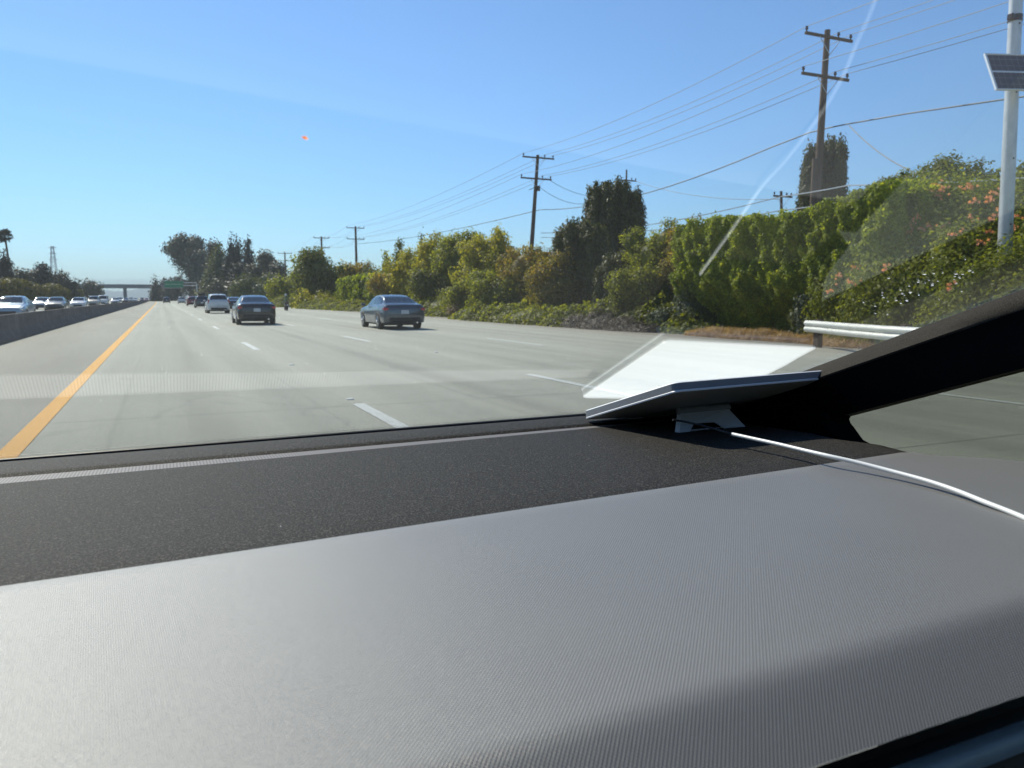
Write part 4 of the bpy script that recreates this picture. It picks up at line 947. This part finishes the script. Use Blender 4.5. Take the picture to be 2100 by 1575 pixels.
# motorcyclist
def skin_body(name, verts, edges, radii, root, m, parent=None, sub=1):
    me = bpy.data.meshes.new(name); me.from_pydata(verts, edges, []); o = bpy.data.objects.new(name, me); COL.objects.link(o)
    md = o.modifiers.new('skin', 'SKIN')
    for i, r in enumerate(radii):
        d = me.skin_vertices[0].data[i]; d.radius = (r, r) if not hasattr(r, '__len__') else r; d.use_root = (i == root)
    md.use_smooth_shade = True; s = o.modifiers.new('sub', 'SUBSURF'); s.levels = s.render_levels = sub
    me.materials.append(m)
    if parent: o.parent = parent
    return o
def moto():
    p = G(587, 637); x, y = p[0], p[1]
    t = thing('motorcycle', 'dark motorcycle riding near the right side of the freeway', 'motorcycle', (x, y, 0))
    for yy in (-.70, .72):
        o = bpy.data.objects.new('wheel', WH['tyre']); COL.objects.link(o); o.parent = t; o.location = (0, yy, .31); o.scale = (.6, .31, .31)
        q = bpy.data.objects.new('rim', WH['rim']); COL.objects.link(q); q.parent = o
    c = MB(); c.box((0, .05, .62), (.30, .75, .34), .1); c.box((0, .25, .88), (.30, .45, .22), .09); c.box((0, .62, .95), (.34, .28, .36), .1); c.build('body', P_['black'], t, 40)
    c = MB(); c.box((0, -.35, .84), (.26, .62, .10), .04); c.build('seat', M['blacktrim'], t, 40)
    c = MB(); c.box((0, -.78, .80), (.16, .30, .12), .03); c.build('tail', P_['black'], t, 40)
    c = MB(); c.box((0, -.93, .82), (.12, .04, .06), .01); c.build('tail_light', M['taillight'], t, 40)
    c = MB(); c.box((0, -.96, .60), (.18, .01, .12)); c.build('number_plate', M['plate'], t)
    c = MB(); c.tube([(-.40, .38, 1.02), (-.2, .5, 1.05), (.2, .5, 1.05), (.40, .38, 1.02)], .018, 8); c.build('handlebar', M['blacktrim'], t, 40)
    for s in (-1, 1): c = MB(); c.box((s*.42, .55, 1.16), (.14, .03, .08), .02); c.tube([(s*.36, .42, 1.03), (s*.41, .54, 1.13)], .008, 5); c.build('mirror', M['blacktrim'], t)
    for s in (-1, 1): c = MB(); c.tube([(s*.07, .5, .95), (s*.07, .72, .31)], .025, 6); c.build('fork', M['chrome'], t, 40)
    c = MB(); c.tube([(.16, .1, .32), (.18, -.4, .33), (.19, -.75, .42)], [.03, .04, .05], 8); c.build('exhaust_pipe', M['chrome'], t, 40)
    # rider
    r = thing('person', 'rider in a pale helmet and olive jacket on the dark motorcycle', 'person', (x, y, 0))
    V = [(0, -.30, .96), (0, -.27, 1.12), (0, -.18, 1.32), (0, -.10, 1.45), (0, -.05, 1.53), (0, -.02, 1.66)]; E_ = [(0, 1), (1, 2), (2, 3), (3, 4), (4, 5)]; Rr = [.16, .145, .17, .12, .06, .085]
    for s in (-1, 1):
        k = len(V); V += [(s*.10, -.28, .93), (s*.24, .12, .86), (s*.23, -.12, .45), (s*.22, .0, .38)]; E_ += [(0, k), (k, k+1), (k+1, k+2), (k+2, k+3)]; Rr += [.11, .08, .055, .045]
        k = len(V); V += [(s*.19, -.11, 1.42), (s*.33, .08, 1.20), (s*.37, .36, 1.07)]; E_ += [(3, k), (k, k+1), (k+1, k+2)]; Rr += [.075, .055, .038]
        for q, dz in enumerate((-.022, -.008, .006, .019)):
            k2 = len(V); V += [(s*(.38+.008*q), .40, 1.06+dz), (s*(.385+.008*q), .425, 1.035+dz)]; E_ += [(k+2, k2), (k2, k2+1)]; Rr += [.010, .008]
        k2 = len(V); V += [(s*.345, .385, 1.035)]; E_ += [(k+2, k2)]; Rr += [.011]
    o = skin_body('body', V, E_, Rr, 0, plain('olive_riding_clothes', (.17, .19, .10), .9), r)
    import bmesh
    def ball(c_, rx, ry, rz, nm, m, cut=None):
        bm = bmesh.new(); bmesh.ops.create_uvsphere(bm, u_segments=20, v_segments=14, radius=1)
        v = [(q.co.x*rx+c_[0], q.co.y*ry+c_[1], q.co.z*rz+c_[2]) for q in bm.verts]; bm.verts.index_update(); f = [[q.index for q in g.verts] for g in bm.faces]; bm.free()
        return mesh(nm, v, f, m, r, smooth=True)
    ball((0, -.02, 1.69), .135, .155, .145, 'helmet', plain('pale_helmet', (.55, .55, .52), .3))
    ball((0, .06, 1.69), .115, .10, .055, 'visor', M['carglass'])
moto()

# ------------------------------------------------------------------ the car we sit in
CARX = thing('car_interior', 'dashboard, windshield and black pillar of the car the view is taken from', 'car', (0, 0, CAMZ))
def C(p): return (p[0], p[1], p[2]-CAMZ)
gz = lambda X, Y: glassz(X, Y)-CAMZ
yb = lambda X: 1.292-.11*X if X > -.3 else 1.325+.10*(X+.3)        # foot of the glass
ycr = lambda X: .629+.06*X
EDG = [(1.3, .905), (.95, .905), (.86, .915), (.80, .905), (.742, .918), (.70, .905), (.655, .905), (.61, .955), (.56, .985), (.45, .99), (.2, .99)]
def xedge(Y):
    for (a, xa), (b, xb_) in zip(EDG, EDG[1:]):
        if Y >= b: return xb_+(xa-xb_)*min(1, (Y-b)/(a-b))
    return EDG[-1][1]
XL = -.72
def dash_z(X, Y):
    b0 = gz(X, yb(X))-.004; c0 = -.200+.004*max(0, X); t = (yb(X)-Y)/(yb(X)-ycr(X)); z = b0+(c0-b0)*min(1, t)
    if Y < ycr(X): z = c0+.001*min(1, (ycr(X)-Y)/.3)
    e = xedge(Y); q = max(0, (X-(e-.05))/.05); return z-.010*q*q
def rows(ylist, nx=60, zf=dash_z, skirt=True):
    P = []
    for fy in ylist:
        row = []
        for i in range(nx+1):
            X = XL+(.9-XL)*i/nx; Y = fy(X); e = xedge(Y); X = XL+(e-XL)*i/nx; Y = fy(X); row.append((X, Y, zf(X, Y)))
        if skirt: X, Y, z = row[-1]; row += [(X+.004, Y, z-.006), (X+.008, Y, z-.03), (X+.02, Y, z-.25)]
        P.append(row)
    return P
off = lambda a, b=0: (lambda X: yb(X)-(a+b*X))
s0 = lambda X: yb(X)-(.145-.045*X); s1 = lambda X: yb(X)-(.195-.085*X)
# front roll between the glass and the vent strip
def roll_z(X, Y): q = (yb(X)-Y)/(yb(X)-s0(X)); return dash_z(X, Y)+.0045*math.sin(min(1, max(0, q))*math.pi)**.6-(.004 if q > .96 else 0)
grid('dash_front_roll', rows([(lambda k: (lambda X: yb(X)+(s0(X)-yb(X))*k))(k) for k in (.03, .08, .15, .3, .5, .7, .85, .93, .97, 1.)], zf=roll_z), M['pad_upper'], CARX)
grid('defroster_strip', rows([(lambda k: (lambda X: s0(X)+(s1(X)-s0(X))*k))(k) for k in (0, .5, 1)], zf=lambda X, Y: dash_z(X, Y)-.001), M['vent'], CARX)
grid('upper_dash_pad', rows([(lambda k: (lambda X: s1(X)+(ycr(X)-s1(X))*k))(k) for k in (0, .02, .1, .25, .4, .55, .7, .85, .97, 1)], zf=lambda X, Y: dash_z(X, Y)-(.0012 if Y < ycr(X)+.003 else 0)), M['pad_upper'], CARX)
yf = lambda X: .284+.025*X          # the fold
def low_z(X, Y):
    z0 = dash_z(X, yf(X)); 
    if Y > yf(X)+.012: return dash_z(X, Y)
    d = yf(X)+.012-Y; return z0-d*d*16 if d < .012 else z0-.0023-(d-.012)*.44
ylip = lambda X: .246+.010*X
ks = [lambda X: ycr(X)-.0005, lambda X: ycr(X)-.006]+[(lambda k: (lambda X: ycr(X)+(yf(X)+.02-ycr(X))*k))(k) for k in (.08, .2, .35, .5, .65, .8, .92, 1)]+[(lambda k: (lambda X: yf(X)+.02+(ylip(X)-yf(X)-.02)*k))(k) for k in (.12, .24, .36, .5, .7, .88, 1)]
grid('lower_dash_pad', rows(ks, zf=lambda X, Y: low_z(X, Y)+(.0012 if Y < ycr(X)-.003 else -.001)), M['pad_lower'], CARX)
zl = lambda X: low_z(X, ylip(X))
def face(name, prof, m):      # prof: (dy, dz) from the lip
    P = [[(XL+(1.0-XL)*i/30, ylip(XL+(1.0-XL)*i/30)+dy, zl(min(.9, XL+(1.0-XL)*i/30))+dz) for i in range(31)] for dy, dz in prof]; grid(name, P, m, CARX)
face('lip_recess', [(0, .001), (-.001, -.004), (.008, -.007), (.009, -.022)], M['seal'])
face('trim_strip', [(.009, -.022), (.004, -.0225), (.001, -.026), (.000, -.033), (.003, -.036)], M['trim_blue'])
face('fascia', [(.003, -.036), (.006, -.038), (-.004, -.060), (-.02, -.20), (-.02, -.45)], M['wood_trim'])
# windscreen: a slab of glass
def slab(pts, n, th, nm, m, par): b = MB(); b.prism(pts, np.zeros(3), np.array(n)*th); return b.build(nm, m, par)
A0 = C(PG(1680, 748)); A1_ = C(PG(2100, 590))
def lineA(Y): t = (Y-A0[1])/(A1_[1]-A0[1]); X = A0[0]+(A1_[0]-A0[0])*t; return np.array([X, Y, gz(X, Y)])
YT = .12
gp = [(X, yb(X)+.01, gz(X, yb(X)+.01)) for X in (-.74, -.3, 0, .3, .6, .9)]
a_ = lineA(1.19); gp += [tuple(a_+np.array([.012, 0, -.0002]))]; a_ = lineA(YT); gp += [(a_[0]+.012, YT, gz(a_[0]+.012, YT)), (-.62, YT, gz(-.62, YT))]
ws = slab(gp, GN, .0012, 'windshield', M['windscreen'], CARX)
# black seal along the foot of the glass
b = MB(); b.tube([(X, yb(X)+.002, gz(X, yb(X))-.0025) for X in np.linspace(-.72, .93, 24)], .0034, 8); b.build('glass_seal', M['seal'], CARX, 40)
# right pillar, swept along the glass edge
L0 = C(PX(1703, 766, .935)); L1 = C(PX(2100, 629, .965)); B0 = C(PX(1697, 858, .965)); B1 = C(PX(2100, 752, .985))
def ln(a, b, Y): a = np.array(a); b = np.array(b); return a+(b-a)*((Y-a[1])/(b[1]-a[1]))
rowsP = []; rowsQ = []
for Y in np.linspace(1.24, .05, 26):
    A = lineA(Y); Lp = ln(L0, L1, Y-.015); Bp = ln(B0, B1, Y+.005); A = A+np.array([0, 0, -.001])
    s1_ = A+(Lp-A)*.14+np.array([0, 0, .0015])
    rowsQ.append([A+np.array([.03, .01, -.002]), A, s1_])
    md = A+(Lp-A)*.6+np.array([-.002, 0, .004])
    rowsP.append([s1_+np.array([0, 0, -.0015]), s1_+np.array([-.001, 0, .001]), md, Lp, Lp+np.array([.006, 0, -.012]), Lp*.55+Bp*.45+np.array([-.002, 0, 0]), Bp+np.array([-.004, 0, .012]), Bp, Bp+np.array([.05, 0, 0]), A+np.array([.075, 0, -.03]), A+np.array([.04, 0, -.004])])
grid('pillar_trim', rowsP, M['pillar'], CARX, auto=60); grid('pillar_seal', rowsQ, M['seal'], CARX, auto=60)
# inner pillar face: near-black sheet over the trim, shade put into its colour
rowsD = [[r_[3]+np.array([-.0012, 0, -.0035]), r_[4]+np.array([-.002, 0, 0]), r_[5]+np.array([-.002, 0, 0]), r_[6]+np.array([-.002, 0, 0]), r_[7]+np.array([-.001, 0, -.002])] for r_ in rowsP]
grid('pillar_shade_face', rowsD, M['pillar_shaded'], CARX, auto=60)
# window corner and door
fp = [C(PX(x_, y_, .945)) for x_, y_ in ((1697, 858), (1694, 864), (1697, 872), (1706, 884), (1722, 907), (1742, 918), (1800, 936))]
poly = fp+[(.945, fp[-1][1], -.45), (.945, 1.35, -.45), (.945, 1.35, -.21), tuple(ln(L0, L1, 1.1)*np.array([0, 1, 1])+np.array([.945, 0, 0])), tuple(ln(L0, L1, .95)*np.array([0, 1, 1])+np.array([.945, 0, -.02]))]
b = MB(); b.prism(poly, np.array([0, 0, 0]), np.array([.05, 0, 0])); b.build('window_corner', M['pillar_shaded'], CARX)
b = MB(); b.prism([(.995, .80, -.28), (.995, -1.4, -.22), (.995, -1.4, -1.0), (.995, .80, -1.0)], (0, 0, 0), (.06, 0, 0)); b.build('door_panel', M['black'], CARX)
b = MB(); b.prism([(1.012, .93, -.28), (1.012, -1.4, -.22), (1.012, -1.4, .30), (1.012, .1, .20), (1.008, .93, -.16)], (0, 0, 0), (.004, 0, 0)); b.build('side_window', M['sideglass'], CARX)
# left pillar, left door and roof, outside the picture but part of the cabin
b = MB(); b.tube([(-.76, 1.30, gz(-.76, 1.3)-.02), (-.66, .7, gz(-.66, .7)-.02), (-.60, .12, gz(-.6, .12)-.02)], .045, 10); b.build('left_pillar', M['pillar_shaded'], CARX, 40)
b = MB(); b.prism([(-.80, 1.3, -.24), (-.80, -1.4, -.22), (-.80, -1.4, -1.0), (-.80, 1.3, -1.0)], (0, 0, 0), (-.06, 0, 0)); b.build('left_door', M['black'], CARX)
b = MB(); b.prism([(-.80, 1.0, -.24), (-.80, -1.4, -.22), (-.70, -1.4, .30), (-.66, .1, .18)], (0, 0, 0), (-.004, 0, 0)); b.build('side_window', M['sideglass'], CARX)
zt = gz(.2, YT)
b = MB(); b.box((.15, YT-.05, zt-.005), (1.62, .14, .035), .012); b.build('roof_header', M['pillar_shaded'], CARX, 40)
b = MB(); b.box((.15, -.72, zt+.02), (1.7, 1.3, .04), .01); b.build('roof', M['pillar_shaded'], CARX, 40)
b = MB(); b.box((.15, -1.40, -.35), (1.8, .05, 1.25)); b.build('rear_light_block', M['black'], CARX)  # unseen panel added to keep light out from behind
b = MB(); b.box((.15, -.1, -1.02), (1.8, 2.8, .04)); b.build('cabin_floor', M['black'], CARX)
b = MB(); b.box((.1, 1.32, -.62), (1.7, .03, .72)); b.build('firewall', M['black'], CARX)
# dirt on the glass
def spots():
    b = MB(); n3 = Vector(GN); rs = np.random.default_rng(4)
    ux = Vector((1, 0, -GN[0]/GN[2])).normalized(); uy = n3.cross(ux).normalized()
    def sp(px, py, r, l=1., ang=0.):
        p = Vector(C(PG(px, py)))-n3*.0006; a = ux*math.cos(ang)+uy*math.sin(ang); c = n3.cross(a); n = 7; k = len(b.v)
        for i in range(n): th = i*2*math.pi/n; b.v.append(tuple(p+a*math.cos(th)*r*l+c*math.sin(th)*r))
        for i in range(n): th = i*2*math.pi/n; b.v.append(tuple(p-n3*.0003+a*math.cos(th)*r*l*.7+c*math.sin(th)*r*.7))
        b.f.append(tuple(k+n+i for i in range(n))); b.f.extend([(k+i, k+(i+1) % n, k+n+(i+1) % n, k+n+i) for i in range(n)])
    for i in range(46):
        u = rs.uniform(0, 1); px = 1800+u*170+rs.normal()*22; py = 635-u*95+rs.normal()*16; sp(px, py, rs.uniform(.0003, .0006), rs.uniform(1.5, 4.5), -.25)
    for i in range(26): sp(rs.uniform(200, 1700), rs.uniform(620, 830), rs.uniform(.00018, .0004), rs.uniform(1, 2), rs.uniform(0, 3))
    o = b.build('water_spots', smear('dried_spots', (.85, .86, .9)), ws); o['kind'] = 'stuff'
    b = MB()
    for dx, dy, r in ((0, 0, .0011), (3, 2, .0012), (-3, -1, .0007), (2, -2, .0006)): 
        sp(624+dx, 280+dy, r, 1.3, .3)
    o = b.build('bug_splat', smear('orange_smear', (.85, .36, .12)), ws)
spots_done = False
def spots2():
    global b
spots()

# ------------------------------------------------------------------ satellite dish and its cord
def dish():
    from mathutils import Matrix, Euler
    t = thing('satellite_dish', 'flat white rectangular satellite dish propped on the dashboard against the windshield', 'satellite dish', (0, 0, CAMZ))
    Rz = Matrix.Rotation(.0267, 3, 'Z'); Rx = Matrix.Rotation(-.2912, 3, 'X'); Ry = Matrix.Rotation(-.0178, 3, 'Y'); mt = Rz @ Rx @ Ry; o0 = Vector((.6557, .8892, -.1175))
    W, H = .298, .259
    def rr(inset, z, r=.012, n=5):
        out = []
        for cx, cy, a0 in ((r, r, 180), (W-r, r, 270), (W-r, H-r, 0), (r, H-r, 90)):
            for i in range(n+1):
                a = R(a0+90*i/n); x = cx+math.cos(a)*r; y = cy+math.sin(a)*r; k = 1-2*inset/W; k2 = 1-2*inset/H
                out.append(Vector(((x-W/2)*k+W/2, (y-H/2)*k2+H/2, z)))
        return out
    def loft(secs, nm, m, capa=False, capb=False, auto=30):
        n = len(secs[0]); v = [q for s in secs for q in s]; f = [(i*n+j, i*n+(j+1) % n, (i+1)*n+(j+1) % n, (i+1)*n+j) for i in range(len(secs)-1) for j in range(n)]
        if capa: f.append(tuple(range(n)))
        if capb: f.append(tuple((len(secs)-1)*n+j for j in range(n)))
        v = [mt @ q+o0 for q in v]; return mesh(nm, v, f, m, t, auto=auto)
    loft([rr(.0016, 0), rr(0, -.0014)], 'face', M['dish'], capa=True)
    loft([rr(0, -.0014), rr(0, -.0118)], 'rim', M['dish_rim'])
    loft([rr(0, -.0118), rr(-.0007, -.0128), rr(-.0004, -.0148)], 'rim_lip', M['dish'])
    loft([rr(-.0004, -.0148), rr(.004, -.0155), rr(.06, -.026)], 'underside', M['dish_back'], capb=True, auto=20)
    # kickstand: a trapezoid plate with a slot
    def onplane(px, py, Y): return np.array(C(PY(px, py, Y)))
    bl = onplane(1391, 905, .952); br = onplane(1545, 892, .944); tl = onplane(1398, 846, .985); trr = onplane(1494, 838, .975)
    hb = [onplane(1414, 886, .960), onplane(1489, 881, .956), onplane(1466, 866, .968), onplane(1424, 868, .970)]
    th = np.array([0, .011, .002]); outer = [bl, br, trr, tl]; v = outer+hb+[q+th for q in outer]+[q+th for q in hb]; f = []
    for i in range(4): j = (i+1) % 4; f += [(i, j, 4+j, 4+i), (8+i, 12+i, 12+j, 8+j), (i, 8+i, 8+j, j), (4+i, 4+j, 12+j, 12+i)]
    mesh('kickstand', v, f, M['dish'], t)
    c = MB(); c.tube([tuple(tl+np.array([-.004, .004, .002])), tuple(trr+np.array([.004, .004, .002]))], .006, 10); c.build('hinge', M['dish_back'], t, 40)
dish()
def cord():
    t = thing('power_cord', 'thin white cord running from the dish stand across the dashboard', 'cord', (0, 0, CAMZ))
    def P_at(px, py, z): r = ray(px, py); return r*(z/r[2])
    def sm(P):
        P = np.array(P); out = []
        for i in range(len(P)-1):
            p0, p1, p2, p3 = P[max(0, i-1)], P[i], P[i+1], P[min(len(P)-1, i+2)]
            for k in range(6):
                q = k/6; out.append(tuple(.5*((2*p1)+(-p0+p2)*q+(2*p0-5*p1+4*p2-p3)*q*q+(-p0+3*p1-3*p2+p3)*q**3)))
        return out+[tuple(P[-1])]
    zs = {1500: -.1848, 1550: -.1842, 1600: -.1835, 1650: -.1832, 1700: -.1832, 1760: -.1850, 1830: -.1872, 1900: -.1885, 1960: -.1900, 2020: -.1915, 2100: -.1935, 2250: -.1945, 2500: -.197}
    ys = {1500: 890, 1550: 901, 1600: 912, 1650: 924, 1700: 935.5, 1760: 949, 1830: 967, 1900: 986, 1960: 1006, 2020: 1030, 2100: 1062, 2250: 1130, 2500: 1250}
    b = MB(); b.tube(sm([P_at(k, ys[k], zs[k]) for k in zs]), .0025, 12); b.build('white_cord', M['cord'], t, 40)
    b = MB(); b.tube(sm([P_at(*q) for q in ((1380, 861, -.172), (1410, 866, -.176), (1455, 877, -.1815), (1502, 890.5, -.1848))]), [.0016]*13+[.0016]*5+[.0028], 10); b.build('shaded_cord_end', M['black'], t, 40)  # first stretch of cord, the dish's shade on it painted black
cord()
